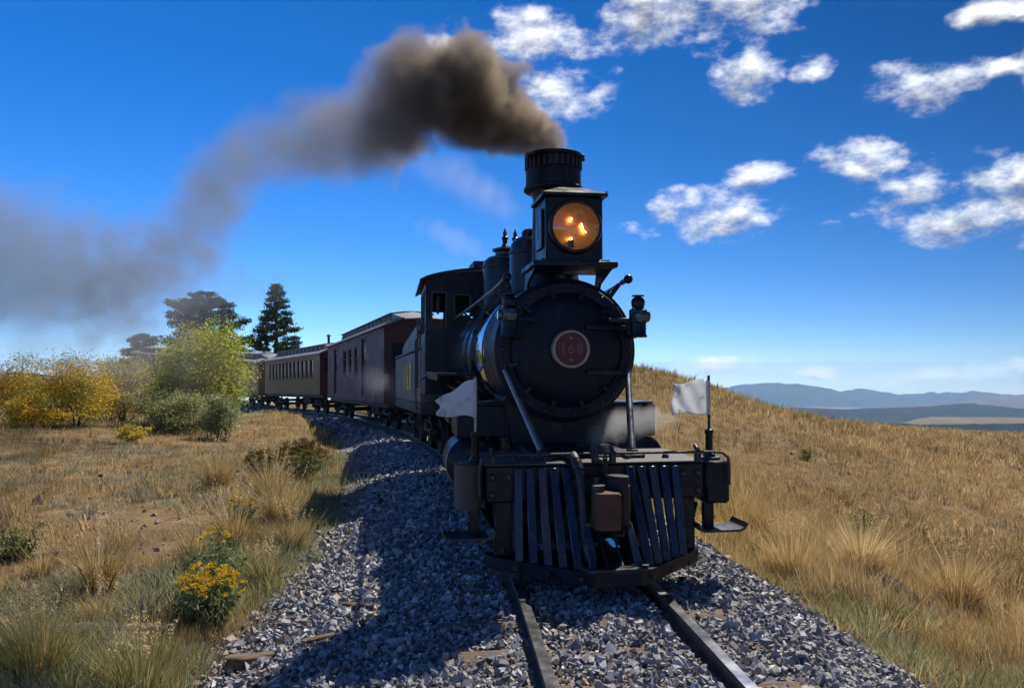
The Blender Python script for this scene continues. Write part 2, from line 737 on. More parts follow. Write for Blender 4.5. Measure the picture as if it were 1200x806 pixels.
def make_ground():
    rr = [0.0, 0.4]
    while rr[-1] < 10200:
        rr.append(rr[-1] * 1.034 + 0.02)
    rr = np.array(rr)
    front = np.linspace(R_(-48), R_(48), 340)
    back = np.linspace(R_(48), R_(312), 92)[1:-1]
    th = np.concatenate([front, back])
    n = len(th)
    X = np.outer(rr, np.sin(th)).ravel()
    Y = np.outer(rr, np.cos(th)).ravel()
    Z = ground_z(X, Y)
    i, j = np.meshgrid(np.arange(len(rr) - 1), np.arange(n), indexing="ij")
    a = i * n + j
    b = i * n + (j + 1) % n
    q = np.stack([a, a + n, b + n, b], -1).reshape(-1, 4)
    m, nt, out = material("dry_meadow_soil")
    p = N(nt, "ShaderNodeBsdfPrincipled")
    p.inputs["Roughness"].default_value = 0.95
    p.inputs["Specular IOR Level"].default_value = 0.1
    g = N(nt, "ShaderNodeNewGeometry").outputs["Position"]
    flat = vmath(nt, "MULTIPLY", g, (1, 1, 0)).outputs[0]
    n1 = noise(nt, flat, 0.35, 6, 0.6)
    n2 = noise(nt, flat, 2.6, 6, 0.65)
    n3 = noise(nt, flat, 28, 4, 0.7)
    straw = ramp(nt, n2, [(0.32, (0.16, 0.11, 0.055)), (0.5, (0.27, 0.19, 0.09)), (0.7, (0.37, 0.265, 0.125))])
    soil = ramp(nt, n3, [(0.3, (0.055, 0.04, 0.03)), (0.5, (0.14, 0.098, 0.068)), (0.62, (0.18, 0.13, 0.085)), (0.75, (0.30, 0.25, 0.21))])
    n0 = noise(nt, flat, 1.1, 5, .7)
    f = mrange(nt, fmath(nt, "ADD", fmath(nt, "MULTIPLY", n1, .5), fmath(nt, "MULTIPLY", n0, .5)), 0.47, 0.62, 0.0, 0.6, True)
    near = mixc(nt, f, straw, soil)
    # far below: woodland and pale clearings
    n4 = noise(nt, flat, 0.0017, 6, 0.62)
    n5 = noise(nt, flat, 0.012, 5, 0.65)
    wood = ramp(nt, n5, [(0.35, (0.018, 0.028, 0.02)), (0.7, (0.045, 0.055, 0.035))])
    far = mixc(nt, mrange(nt, n4, 0.49, 0.60, 0, 1, True), wood, (0.23, 0.175, 0.11))
    dist = vmath(nt, "LENGTH", flat).outputs["Value"]
    c = mixc(nt, mrange(nt, dist, 350, 900, 0, 1, True), near, far)
    L(nt, c, p.inputs["Base Color"])
    L(nt, bump(nt, fmath(nt, "ADD", n3, n2), 0.9, 0.05), p.inputs["Normal"])
    L(nt, p.outputs[0], out.inputs[0])
    o = np_mesh("ground", np.stack([X, Y, Z], 1), q, mat=m, smooth=180)
    return tag(o, kind="structure")


make_ground()


def ridge(name, dist, crest, base_py, depth, mat, seed, rough):
    """a real ridge: two slopes, spurs and gullies; crest given as (bearing px, height px)"""
    px = np.array([c[0] for c in crest], dtype=float)
    py = np.array([c[1] for c in crest], dtype=float)
    nu, nv = 260, 40
    u = np.linspace(px[0], px[-1], nu)
    top = CAM_H + (428 - np.interp(u, px, py)) / 900 * dist
    bot = CAM_H + (428 - base_py) / 900 * dist - dist * .006
    x = (u - 600) / 900 * dist
    v = np.linspace(-1, 1, nv)
    U, V = np.meshgrid(np.arange(nu), v, indexing="ij")
    X = np.repeat(x[:, None], nv, 1)
    Y = dist + V * depth
    h = np.clip(1 - np.abs(V), 0, 1)
    sp = fbm(X / dist * 34, V * 2.2 + seed, 4, seed)
    prof = np.clip(h ** 1.05 + (sp - .5) * .55 * rough * np.sin(np.pi * np.clip(h, 0, 1)), 0, 1.0)
    jag = (fbm(X / dist * 90, V * 0 + seed, 3, seed + 4) - .5) * dist * .0022 * rough
    Z = bot + (top[:, None] - bot) * prof + jag * h
    a = (np.arange(nu - 1)[:, None] * nv + np.arange(nv - 1)[None]).ravel()
    q = np.stack([a, a + nv, a + nv + 1, a + 1], 1)
    o = np_mesh(name, np.stack([X.ravel(), Y.ravel(), Z.ravel()], 1), q, mat=mat, smooth=180)
    return tag(o, kind="structure")


def hill_mat(name, a, b, scale):
    m, nt, out = material(name)
    p = N(nt, "ShaderNodeBsdfPrincipled")
    p.inputs["Roughness"].default_value = 1
    p.inputs["Specular IOR Level"].default_value = 0.0
    g = N(nt, "ShaderNodeNewGeometry").outputs["Position"]
    L(nt, ramp(nt, noise(nt, g, scale, 6, 0.65), [(0.38, a), (0.66, b)]), p.inputs["Base Color"])
    L(nt, p.outputs[0], out.inputs[0])
    return m


M_far = hill_mat("far_forest", (0.012, 0.02, 0.018), (0.05, 0.055, 0.045), 0.0012)
M_foot = hill_mat("foothill_scrub", (0.10, 0.075, 0.055), (0.20, 0.15, 0.10), 0.004)
M_wood = hill_mat("woodland", (0.012, 0.02, 0.014), (0.035, 0.045, 0.028), 0.012)
M_mesa = hill_mat("mesa_grass", (0.20, 0.15, 0.09), (0.32, 0.24, 0.14), 0.006)
ridge("mountain_range", 9000, [(780, 463), (815, 457), (847, 453), (874, 450), (909, 448), (939, 449), (958, 452), (985, 457.5),
      (1004, 454), (1031, 459), (1062, 461), (1093, 459), (1123, 459.4), (1150, 457.5), (1181, 460), (1230, 462), (1330, 458),
      (1420, 462)], 474, 700, M_far, 11, 1.9)
ridge("foothill", 6200, [(1020, 477), (1080, 473), (1130, 469), (1165, 465), (1200, 463), (1260, 461), (1330, 466), (1420, 472)],
      478, 420, M_foot, 23, .6)
ridge("forested_ridge", 3600, [(760, 484), (850, 481), (925, 477), (1000, 479), (1080, 476), (1110, 473.5), (1139, 472), (1165, 475),
      (1200, 478), (1300, 474), (1400, 482)], 489, 210, M_wood, 31, .7)
ridge("mesa", 2400, [(1055, 496), (1075, 490), (1092, 488), (1130, 488), (1200, 488.5), (1270, 488), (1400, 492)], 497, 90, M_mesa, 43, .3)
ridge("forested_bench", 1900, [(880, 497), (960, 493), (1040, 494), (1080, 497), (1140, 496), (1230, 495), (1300, 497)], 504, 80, M_wood, 57, .6)

# ------------------------------------------------------------------ ballast bed, stones, sleepers, rails
m, nt, out = material("ballast_fines")
p = N(nt, "ShaderNodeBsdfPrincipled")
g = N(nt, "ShaderNodeNewGeometry").outputs["Position"]
vo = N(nt, "ShaderNodeTexVoronoi")
vo.inputs["Scale"].default_value = 24
L(nt, g, vo.inputs["Vector"])
vs_ = N(nt, "ShaderNodeSeparateColor")
L(nt, vo.outputs["Color"], vs_.inputs[0])
L(nt, ramp(nt, vs_.outputs[0], [(0.0, (0.07, 0.068, 0.07)), (0.5, (0.17, 0.16, 0.16)), (1.0, (0.32, 0.29, 0.27))]), p.inputs["Base Color"])
p.inputs["Roughness"].default_value = 0.8
L(nt, bump(nt, vo.outputs["Distance"], 1.0, -0.04), p.inputs["Normal"])
L(nt, p.outputs[0], out.inputs[0])
M_fines = m
ss = np.concatenate([np.arange(-14, 20, .25), np.arange(20, 96, 1.0)])
dd = np.linspace(-2.9, 2.6, 56)
S, D = np.meshgrid(ss, dd, indexing="ij")
A = TH0 + S / RAD
BX, BY = CX + (RAD + D) * np.cos(A), CY + (RAD + D) * np.sin(A)
BZ = ballast_z(S, D) + (fbm(BX * 3, BY * 3, 3, 2) - .5) * .05 - .012
nd = len(dd)
a = (np.arange(len(ss) - 1)[:, None] * nd + np.arange(nd - 1)[None]).ravel()
ballast = np_mesh("ballast", np.stack([BX.ravel(), BY.ravel(), BZ.ravel()], 1), np.stack([a, a + 1, a + nd + 1, a + nd], 1), mat=M_fines, smooth=180)
tag(ballast, kind="structure")

# stones
m, nt, out = material("crushed_stone")
p = N(nt, "ShaderNodeBsdfPrincipled")
a_ = N(nt, "ShaderNodeVertexColor", layer_name="tint").outputs[0]
g = N(nt, "ShaderNodeNewGeometry").outputs["Position"]
nn = noise(nt, g, 60, 5, .65)
L(nt, mixc(nt, mrange(nt, nn, .4, .8, 0, .45), a_, (0.03, 0.03, 0.035)), p.inputs["Base Color"])
L(nt, mrange(nt, nn, .3, .7, .55, .85), p.inputs["Roughness"])
p.inputs["Specular IOR Level"].default_value = .35
L(nt, bump(nt, nn, .3, .003), p.inputs["Normal"])
L(nt, p.outputs[0], out.inputs[0])
M_stone = m
ICO_V = np.array([(x, y, z) for z in (-1, 1) for (x, y) in ((-1, -1), (1, -1), (1, 1), (-1, 1))], dtype=float) * .72
ICO_F = np.array([(0, 2, 1), (0, 3, 2), (4, 5, 6), (4, 6, 7), (0, 1, 5), (0, 5, 4), (1, 2, 6), (1, 6, 5), (2, 3, 7), (2, 7, 6), (3, 0, 4), (3, 4, 7)])
STONE_T = np.array([(0.205, 0.207, 0.225), (0.13, 0.132, 0.148), (0.29, 0.29, 0.30), (0.215, 0.195, 0.208), (0.40, 0.395, 0.39), (0.08, 0.081, 0.092),
                    (0.26, 0.21, 0.185), (0.36, 0.27, 0.17)])
STONE_P = np.array([.25, .21, .18, .13, .06, .09, .06, .02])


def stone_shapes(n):
    """crushed rock: six-sided shards with skewed, unequal faces"""
    out = []
    for _ in range(n):
        v = ICO_V.copy()
        v[4:, :2] *= rng.uniform(.35, .95)
        v[4:, :2] += rng.uniform(-.28, .28, 2)
        v[rng.integers(0, 8)] *= rng.uniform(.35, .7)
        v += rng.uniform(-.20, .20, (8, 3))
        v = v * rng.uniform(.65, 1.35, 3) * np.array([1.1, 1.0, .72])
        out.append(v)
    return out


SHAPES = stone_shapes(40)


def rand_rot(n):
    q = rng.normal(size=(n, 4))
    q[:, 1:3] *= .8
    q /= np.linalg.norm(q, axis=1)[:, None]
    w, x, y, z = q.T
    return np.stack([1 - 2 * (y * y + z * z), 2 * (x * y - w * z), 2 * (x * z + w * y), 2 * (x * y + w * z), 1 - 2 * (x * x + z * z),
                     2 * (y * z - w * x), 2 * (x * z - w * y), 2 * (y * z + w * x), 1 - 2 * (x * x + y * y)], 1).reshape(n, 3, 3)


SLEEPERS = [(-4.2 + .56 * k + random.uniform(-.05, .05), random.uniform(-.02, .02), random.uniform(-.06, .06)) for k in range(17)]
# where a sleeper's top shows through the stones: (sleeper index, d from, d to)
BARE = []
for k in range(len(SLEEPERS)):
    BARE.append((k, -.84 - random.uniform(0, .06), -.62 - random.uniform(0, .08)))
    if k % 3 == 1:
        BARE.append((k, .68, .80 + random.uniform(0, .1)))
    if k % 3 == 0:
        a_ = random.uniform(-.3, .15)
        BARE.append((k, a_, a_ + random.uniform(.08, .2)))


def stone_field(s0, s1, d0, d1, step, size):
    ns, nd_ = int((s1 - s0) / step), int((d1 - d0) / step)
    i, j = np.meshgrid(np.arange(ns), np.arange(nd_), indexing="ij")
    s = s0 + (i.ravel() + rng.uniform(-.2, 1.2, i.size)) * step
    d = d0 + (j.ravel() + rng.uniform(-.2, 1.2, i.size)) * step
    r = size * np.clip(rng.lognormal(-.05, .45, i.size), .4, 2.1)
    return np.stack([s, d, r], 1)


F_ = [stone_field(-3.0, 3.4, -2.95, 2.6, .0275, .0165), stone_field(3.4, 7, -2.55, -.35, .036, .022), stone_field(3.4, 6, .6, 2.35, .036, .022),
      stone_field(7, 13, -2.55, -.6, .047, .027), stone_field(13, 22, -2.5, -.8, .075, .038), stone_field(22, 34, -2.4, -.9, .13, .055)]
F_ = np.concatenate(F_)
keep = np.ones(len(F_), bool)
for rd in (-.4825, .4825):
    keep &= ~((np.abs(F_[:, 1] - rd) < .075))
for (k, d0, d1) in BARE:
    s_c, off, yaw = SLEEPERS[k]
    keep &= ~((np.abs(F_[:, 0] - s_c - F_[:, 1] * yaw) < .06) & (F_[:, 1] > d0) & (F_[:, 1] < d1) & (rng.random(len(F_)) < .85))
edge = np.where(F_[:, 1] < 0, (-F_[:, 1] - edge_left(F_[:, 0]) + .35) / .5, (F_[:, 1] - edge_right(F_[:, 0])) / .5)
keep &= rng.random(len(F_)) > np.clip(edge, 0, .92)
F_ = F_[keep]
A = TH0 + F_[:, 0] / RAD
SX, SY = CX + (RAD + F_[:, 1]) * np.cos(A), CY + (RAD + F_[:, 1]) * np.sin(A)
SZ = ballast_z(F_[:, 0], F_[:, 1]) + (fbm(SX * 3, SY * 3, 3, 2) - .5) * .05 + rng.uniform(-.012, .018, len(F_)) - .006
SZ = np.maximum(SZ, ground_z(SX, SY) - .01 + F_[:, 2] * .2)
TI = rng.choice(len(STONE_T), len(F_), p=STONE_P)
TI = np.where(((F_[:, 1] > 1.9) | (F_[:, 1] < .3 - edge_left(F_[:, 0]))) & (rng.random(len(F_)) < .25), 6, TI)
TC = STONE_T[TI] * 1.35 * rng.uniform(.7, 1.3, (len(F_), 1))
ROT = rand_rot(len(F_))
SH = rng.integers(0, len(SHAPES), len(F_))
show = (SY > 3.2) & (np.abs(SX / SY) < .66) & ((CAM_H - SZ) / SY < .44)
order = np.argsort(np.where(show, -F_[:, 2] / SY, 1e9))
single = np.zeros(len(F_), bool)
single[order[:300]] = True
smesh = []
for k in range(24):
    o = np_mesh("stone", SHAPES[k], tris=ICO_F, tint=np.tile(STONE_T[rng.choice(len(STONE_T), p=STONE_P)] * 1.35 * rng.uniform(.75, 1.25), (8, 1)), mat=M_stone)
    smesh.append(o.data)
    bpy.data.objects.remove(o)
for i in np.nonzero(single)[0]:
    o = bpy.data.objects.new("stone", smesh[random.randrange(24)])
    COL.objects.link(o)
    o.parent = ballast
    r = float(F_[i, 2])
    o.matrix_local = Matrix.Translation((SX[i], SY[i], SZ[i])) @ Matrix(ROT[i].tolist()).to_4x4() @ Matrix.Scale(r, 4)
idx = np.nonzero(~single)[0]
SHA = np.stack(SHAPES)
V = np.einsum("nij,nkj->nki", ROT[idx], SHA[SH[idx]] * F_[idx, 2][:, None, None]) + np.stack([SX, SY, SZ], 1)[idx][:, None]
T = (ICO_F[None] + (np.arange(len(idx)) * 8)[:, None, None]).reshape(-1, 3)
o = np_mesh("loose_stone", V.reshape(-1, 3), tris=T, tint=np.repeat(TC[idx], 8, 0), mat=M_stone, parent=ballast)
o["kind"] = "stuff"

# sleepers
def wood_mat(name, a, b, dark=(0.03, 0.025, 0.022)):
    m, nt, out = material(name)
    p = N(nt, "ShaderNodeBsdfPrincipled")
    o = N(nt, "ShaderNodeTexCoord").outputs["Object"]
    st = vmath(nt, "MULTIPLY", o, (1.2, 34, 22)).outputs[0]
    gr = noise(nt, st, 3, 6, .7)
    c = ramp(nt, gr, [(.3, dark), (.48, a), (.7, b)])
    L(nt, c, p.inputs["Base Color"])
    p.inputs["Roughness"].default_value = .9
    L(nt, bump(nt, gr, .8, .02), p.inputs["Normal"])
    L(nt, p.outputs[0], out.inputs[0])
    return m


M_tie = wood_mat("weathered_sleeper", (0.15, 0.10, 0.065), (0.30, 0.215, 0.14))
M_log = wood_mat("grey_driftwood", (0.13, 0.095, 0.07), (0.28, 0.22, 0.17))
for (s_c, off, yaw) in SLEEPERS:
    mb = MB()
    n = 9
    half = .93
    xs = np.linspace(-half, half, n)
    prof = [(-.095, -.14), (.095, -.14), (.1, -.015), (.07, 0), (-.07, 0), (-.1, -.015)]
    vs, fs = [], []
    for x in xs:
        for (y, z) in prof:
            e = 1 if abs(x) < half - .01 else .93
            vs.append((x, y * e + random.uniform(-.006, .006), z + random.uniform(-.012, .004)))
    for i in range(n - 1):
        for k in range(6):
            fs.append((i * 6 + k, i * 6 + (k + 1) % 6, (i + 1) * 6 + (k + 1) % 6, (i + 1) * 6 + k))
    fs += [tuple(range(6)), tuple(range((n - 1) * 6, n * 6))]
    o = mb.add(vs, fs).obj("railway_sleeper", M_tie, None, 30)
    o.location = trk(s_c, off, -.086)
    o.rotation_euler = (0, 0, TH0 + s_c / RAD - yaw)
    tag(o, "weathered brown wooden sleeper half buried in ballast under the two rails", "sleeper", "sleepers showing through the ballast")

M_rail_side = paint("rail_rust", (0.055, 0.042, 0.036), .7, .2, .4, 9, (0.13, 0.075, 0.045), .4)
M_rail_top = paint("rail_polished", (0.40, 0.41, 0.43), .26, 1.0, .15, 5, (0.2, 0.17, 0.15), .1, .05, .06)
RP = [(-.031, 0), (.031, 0), (.034, -.006), (.034, -.028), (.009, -.04), (.009, -.092), (.05, -.105), (.05, -.114), (-.05, -.114),
      (-.05, -.105), (-.009, -.092), (-.009, -.04), (-.034, -.028), (-.034, -.006)]
for rd, txt in ((-.4825, "worn steel rail on the meadow side of the track"), (.4825, "worn steel rail on the hillside side of the track")):
    rs = np.concatenate([np.arange(-14, 30, .5), np.arange(30, 95, 2)])
    vs, fs = [], []
    k = len(RP)
    for s in rs:
        for (d, z) in RP:
            vs.append(trk(s, rd + d, z))
    for i in range(len(rs) - 1):
        for j in range(k):
            fs.append((i * k + j, i * k + (j + 1) % k, (i + 1) * k + (j + 1) % k, (i + 1) * k + j))
    fs += [tuple(range(k)), tuple(range((len(rs) - 1) * k, len(rs) * k))]
    o = MB().add(vs, fs).obj("rail", [M_rail_side, M_rail_top], None, 40)
    for pl in o.data.polygons:
        if pl.normal.z > .9 and pl.center.z > track_z(to_track(pl.center.x, pl.center.y)[0]) - .004:
            pl.material_index = 1
    tag(o, txt, "rail")
    spm = None
    for (s_c, off, yaw) in SLEEPERS[5:]:      # spikes hold the rail foot on both sides
        for sd in (-1, 1):
            if spm is None:
                b = MB().box((0, 0, .012), (.028, .034, .022), .005).box((0, .004, -.03), (.016, .016, .08), .002)
                sp = b.obj("rail_spike", M_rail_side, o, 30)
                spm = sp.data
            else:
                sp = bpy.data.objects.new("rail_spike", spm)
                COL.objects.link(sp)
                sp.parent = o
            sp.location = trk(s_c + sd * .03, rd + sd * .062, -.108)
            sp.rotation_euler = (0, 0, TH0 + s_c / RAD + (R_(90) if sd > 0 else R_(-90)))
# ------------------------------------------------------------------ the engine
M_black = paint("engine_black", (0.002, 0.0042, 0.012), .36, 0, .3, 4, (0.013, 0.013, 0.015), .35, .10, spec=.3, streak=.6, streak_col=(0.022, 0.021, 0.024))
M_smoke = paint("smokebox_graphite", (0.003, 0.006, 0.018), .5, .0, .35, 3, (0.013, 0.014, 0.018), .35, .14, spec=.25, streak=.7, streak_col=(0.026, 0.025, 0.028))
M_jacket = paint("boiler_jacket", (0.03, 0.032, 0.035), .24, .55, .25, 3, (0.05, 0.045, 0.04), .15, .05, .1)
M_polish = paint("polished_band", (0.55, 0.56, 0.58), .11, 1.0, .1, 3, (0.3, 0.28, 0.25), .1, .03, .05)
M_iron = paint("worn_iron", (0.05, 0.05, 0.052), .48, .7, .4, 12, (0.11, 0.08, 0.06), .35, .2)
M_bright = paint("bare_steel_rod", (0.20, 0.20, 0.21), .34, .9, .3, 9, (0.08, 0.06, 0.05), .3, .1, .1)
M_rust = paint("rusty_coupler", (0.085, 0.035, 0.024), .78, .15, .45, 9, (0.16, 0.07, 0.035), .5, .35)
M_drust = paint("dark_rust", (0.03, 0.018, 0.018), .75, .2, .4, 9, (0.08, 0.035, 0.025), .35, .3)
M_slat = paint("pilot_slat_blue", (0.013, 0.024, 0.052), .27, 0, .35, 7, (0.05, 0.055, 0.065), .35, .12, .1)  # blue base partly stands in for sky reflected on the leaning slats
M_deckdust = paint("dusty_deck_plate", (0.05, 0.047, 0.046), .6, .3, .45, 7, (0.17, 0.155, 0.14), .6, .3)
M_rubber = paint("hose_rubber", (0.02, 0.02, 0.02), .55, 0, .3, 14, (0.06, 0.055, 0.05), .3, .2)
M_red = paint("plate_red", (0.10, 0.014, 0.024), .55, 0, .25, 16, (0.05, 0.03, 0.03), .3, .15)
M_brass = paint("plate_brass", (0.30, 0.25, 0.20), .45, .6, .25, 18, (0.09, 0.07, 0.05), .35, .15)
M_digit = paint("digit_red", (0.17, 0.075, 0.07), .5, .2, .3, 18, (0.09, 0.04, 0.035), .3, .1)
M_brown = paint("brown_timber_paint", (0.06, 0.042, 0.032), .7, 0, .35, 9, (0.11, 0.085, 0.06), .4, .3)
M_cabgreen = paint("cab_inside_green", (0.02, 0.05, 0.045), .5, 0, .3, 5, (0.04, 0.04, 0.035), .3, .1)
M_chrome_glass, nt, out = material("lamp_glass")
gp = N(nt, "ShaderNodeBsdfPrincipled")
gp.inputs["Base Color"].default_value = (0.025, 0.045, 0.05, 1)
gp.inputs["Roughness"].default_value = .12
gp.inputs["Coat Weight"].default_value = .6
L(nt, gp.outputs[0], out.inputs[0])

PHI = R_(8.8)
loco = thing("steam_locomotive", "black steam locomotive with glowing headlight, slatted pilot and red number plate 168", "locomotive",
             (0.646, 5.84, float(track_z(2.2))), PHI)
loco.rotation_euler = (-0.004, 0, PHI)

# --- pilot
MB().box((0, .14, .675), (1.70, .28, .27), .012).obj("pilot_beam", M_black, loco)
MB().box((0, .46, .818), (1.72, .92, .014), .004).obj("deck_plate", M_deckdust, loco)
for sx in (-1, 1):
    prof = [(.10 * math.cos(a) + 0, .13 * math.sin(a)) for a in np.linspace(math.pi, 2 * math.pi, 9)]
    poly = [(sx * .862, .27)] + [(sx * (.963 - .10 * math.cos(a - math.pi)), .10 - .12 * math.sin(a - math.pi)) for a in np.linspace(math.pi, 2 * math.pi, 10)] + [(sx * 1.063, .27)]
    if sx < 0:
        MB().prism(poly, .49, .815).obj("beam_end_block", M_brown, loco, 50)
    else:
        MB().box((.963, .13, .6525), (.2, .27, .325), .02).obj("beam_end_block", M_black, loco)
    MB().cyl((sx * .963, .16, .815), (sx * .963, .16, .835), .085).obj("block_cap", M_iron, loco)
    MB().box((sx * .715, .06, .345), (.13, .1, .40), .008).obj("corner_post", M_black, loco)
    MB().box((sx * .93, .12, .385), (.085, .05, .22), .006).obj("step_hanger", M_black, loco)
    st = [(sx * (u_ - .045), w_) for u_, w_ in ((.82, .345), (.835, .30), (.87, .283), (1.16, .283), (1.2, .30), (1.225, .345), (1.212, .352), (1.19, .315), (1.155, .30), (.875, .30), (.848, .315), (.833, .352))]
    MB().prism(st, -.07, .2, "y").obj("step", M_iron, loco, 25)
    MB().bar((sx * .86, .2, .47), (sx * .70, .0, .17), .04, .02).obj("brace", M_iron, loco)
    for k, (bx_, bz) in enumerate(((.80, .73), (.80, .60), (.68, .73))):
        MB().lathe([(.028, 0), (.028, .012), (.016, .026)], (sx * bx_, 0, bz), (0, -1, 0), 8).obj("bolt", M_iron, loco)
# base plate: a V with a blunt nose
base = [(-.84, .10), (-.80, .0), (-.20, -.56), (-.155, -.585), (.155, -.585), (.20, -.56), (.80, .0), (.84, .10), (.84, .16), (-.84, .16)]
MB().prism(base, .055, .145).obj("pilot_base_plate", M_black, loco, 20)
MB().prism([(-.2, -.57), (.2, -.57), (.27, -.40), (-.27, -.40)], .145, .165).obj("nose_plate", M_iron, loco, 20)


def base_edge(t):
    a = abs(t)
    return -.55 if a < .17 else -.55 + (a - .17) / (.80 - .17) * .53


slat_x = [.25, .34, .43, .52, .61]
for sx in (-1, 1):
    for k, x in enumerate(slat_x):
        tb = x * 1.02
        top = (sx * x, -.012, .79)
        bot = (sx * tb, base_edge(tb) + .03, .14)
        MB().bar(bot, top, .062, .026, .005, up=(0, -1, .4)).obj("pilot_slat", M_slat, loco)
    x = .165
    MB().bar((sx * x, -.50, .15), (sx * (x - .01), -.27, .42), .052, .026, .005, up=(0, -1, .4)).obj("pilot_slat", M_slat, loco)
    MB().bar((sx * (x - .02), -.30, .42), (sx * (x - .02), -.02, .43), .05, .03).obj("slat_bracket", M_iron, loco)
for k in range(3):
    for sx in (-1, 1):
        t = .25 + .2 * k
        MB().lathe([(.018, 0), (.018, .012), (.01, .02)], (sx * t, base_edge(t) - .045, .1), (sx * .6, -1, 0), 8).obj("bolt", M_iron, loco)
MB().bar((-.055, -.48, .165), (-.055, -.10, .42), .014, .012).bar((.055, -.48, .165), (.055, -.10, .42), .014, .012).obj("coupler_stay", M_iron, loco)

# --- coupler
cp = MB().box((0, -.18, .54), (.17, .4, .17), .02).box((0, -.02, .54), (.42, .03, .33), .008).obj("coupler", M_iron, loco)
kn = [(-.12, -.24), (-.125, -.38), (-.10, -.44), (.045, -.45), (.06, -.43), (.06, -.33), (.0, -.26)]
MB().prism(rounded(kn), .405, .65).prism([(p_ * .93 - .002, (q_ + .35) * .93 - .35) for p_, q_ in rounded(kn)], .40, .657).obj("knuckle", M_rust, cp, 50)
gd = [(.0, -.18), (.06, -.26), (.075, -.33), (.12, -.35), (.165, -.31), (.18, -.20), (.15, -.12), (.05, -.1)]
MB().prism(rounded(gd), .42, .69).prism([(.09 + (p_ - .09) * .92, -.25 + (q_ + .25) * .92) for p_, q_ in rounded(gd)], .415, .71).prism(rounded([(.0, -.15), (.06, -.28), (.13, -.33), (.17, -.28), (.15, -.14)]), .70, .755).obj("coupler_head", M_drust, cp, 50)
MB().cyl((-.075, -.30, .64), (-.075, -.30, .70), .05).cyl((-.05, -.16, .40), (-.05, -.16, .74), .035).obj("knuckle_pin", M_iron, cp)
for k in range(6):
    t = k / 5
    c = Vector((.02 + .03 * t, -.16 + .12 * t, .76 + .10 * t))
    pts = [c + Vector((.014 * math.cos(a), 0, .024 * math.sin(a))) if k % 2 else c + Vector((0, .014 * math.cos(a), .024 * math.sin(a)))
           for a in np.linspace(0, 2 * math.pi, 9)]
    MB().tube(pts, .006, 6).obj("chain_link", M_iron, cp)
# --- air hose
hp = [(-.19, .02, .87), (-.195, -.05, .885), (-.19, -.12, .85), (-.175, -.17, .74), (-.165, -.20, .6), (-.165, -.24, .45), (-.17, -.30, .33), (-.165, -.36, .27)]
hs = MB().tube(hp, .034, 12).obj("air_hose", M_rubber, loco)
MB().tube([(-.165, -.36, .28), (-.162, -.39, .22), (-.15, -.38, .19)], .045, 10).box((-.155, -.385, .205), (.06, .09, .07), .01).obj("hose_coupling", M_iron, hs)
MB().tube([(-.19, .2, .85), (-.19, .1, .86), (-.19, .0, .875)], .03, 10).tube([(-.188, -.10, .86), (-.183, -.15, .79)], .041, 12).obj("hose_fitting", M_iron, hs)
# --- uncoupling rod
MB().tube([(-.90, -.05, .60), (-.905, -.05, .78), (-.885, -.04, .875), (-.85, -.02, .892), (-.5, -.02, .895), (.4, -.02, .895), (.92, -.02, .892), (.99, -.03, .885),
           (1.03, -.045, .85), (1.035, -.05, .76), (1.035, -.05, .64)], .0115, 8).obj("uncoupling_rod", M_iron, loco)
for x in (-.80, -.02, .12, .80):
    MB().box((x, .0, .862), (.045, .05, .075), .006).cyl((x, -.02, .895), (x, .05, .935), .018).obj("rod_bracket", M_iron, loco)
for x, y in ((-.6, .2), (-.55, .28), (-.35, .16), (.3, .2), (.45, .3), (.62, .22)):
    MB().lathe([(.03, 0), (.03, .016), (.018, .03)], (x, y, .825), (0, 0, 1), 6).obj("bolt", M_iron, loco, 25)
for sx in (-1, 1):
    MB().box((sx * .37, .30, .838), (.17, .14, .028), .006).box((sx * .37, .30, .868), (.08, .07, .045), .006).obj("strut_foot", M_iron, loco)
    MB().tube([(sx * .37, .30, .88), (sx * .555, 1.0, 1.52)], .030, 12).obj("strut", M_bright, loco)

# --- smokebox and boiler
RB, ZB, SF = .65, 1.70, 1.05
MB().lathe([(.40, .0), (.60, .0), (RB - .004, .02), (RB, .05), (RB, .80)], (0, SF, ZB), (0, 1, 0), 64).obj("smokebox", M_smoke, loco)
MB().lathe([(.505, -.012), (.515, -.028), (.60, -.028), (.612, -.015), (.612, .01)], (0, SF, ZB), (0, 1, 0), 64, closed=False).obj("smokebox_ring", M_smoke, loco)
door = MB().lathe([(.001, -.105), (.12, -.10), (.27, -.085), (.40, -.055), (.475, -.03), (.498, -.015), (.498, .0)], (0, SF, ZB), (0, 1, 0), 64).obj("smokebox_door", M_smoke, loco)
for dz in (.20, -.20):
    MB().bar((.16, SF - .10, ZB + dz), (.56, SF - .05, ZB + dz), .035, .045).cyl((.57, SF - .05, ZB + dz - .05), (.57, SF - .05, ZB + dz + .05), .022).obj("hinge", M_black, door)
for k in range(12):
    a = 2 * math.pi * (k + .5) / 12
    x, z = math.cos(a), math.sin(a)
    if abs(z) < .42 and x > 0:
        continue
    MB().bar((x * .545, SF - .05, ZB + z * .545), (x * .46, SF - .06, ZB + z * .46), .04, .022, .004, up=(0, 1, 0)).obj("door_clamp", M_black, loco)
bm_ = None
for k in range(26):
    a = 2 * math.pi * k / 26
    if bm_ is None:
        o = MB().lathe([(.016, 0), (.016, .008), (.009, .017)], (0, 0, 0), (0, -1, 0), 8).obj("bolt", M_iron, loco)
        bm_ = o.data
    else:
        o = bpy.data.objects.new("bolt", bm_)
        COL.objects.link(o)
        o.parent = loco
    o.location = (.572 * math.cos(a), SF - .029, ZB + .572 * math.sin(a))


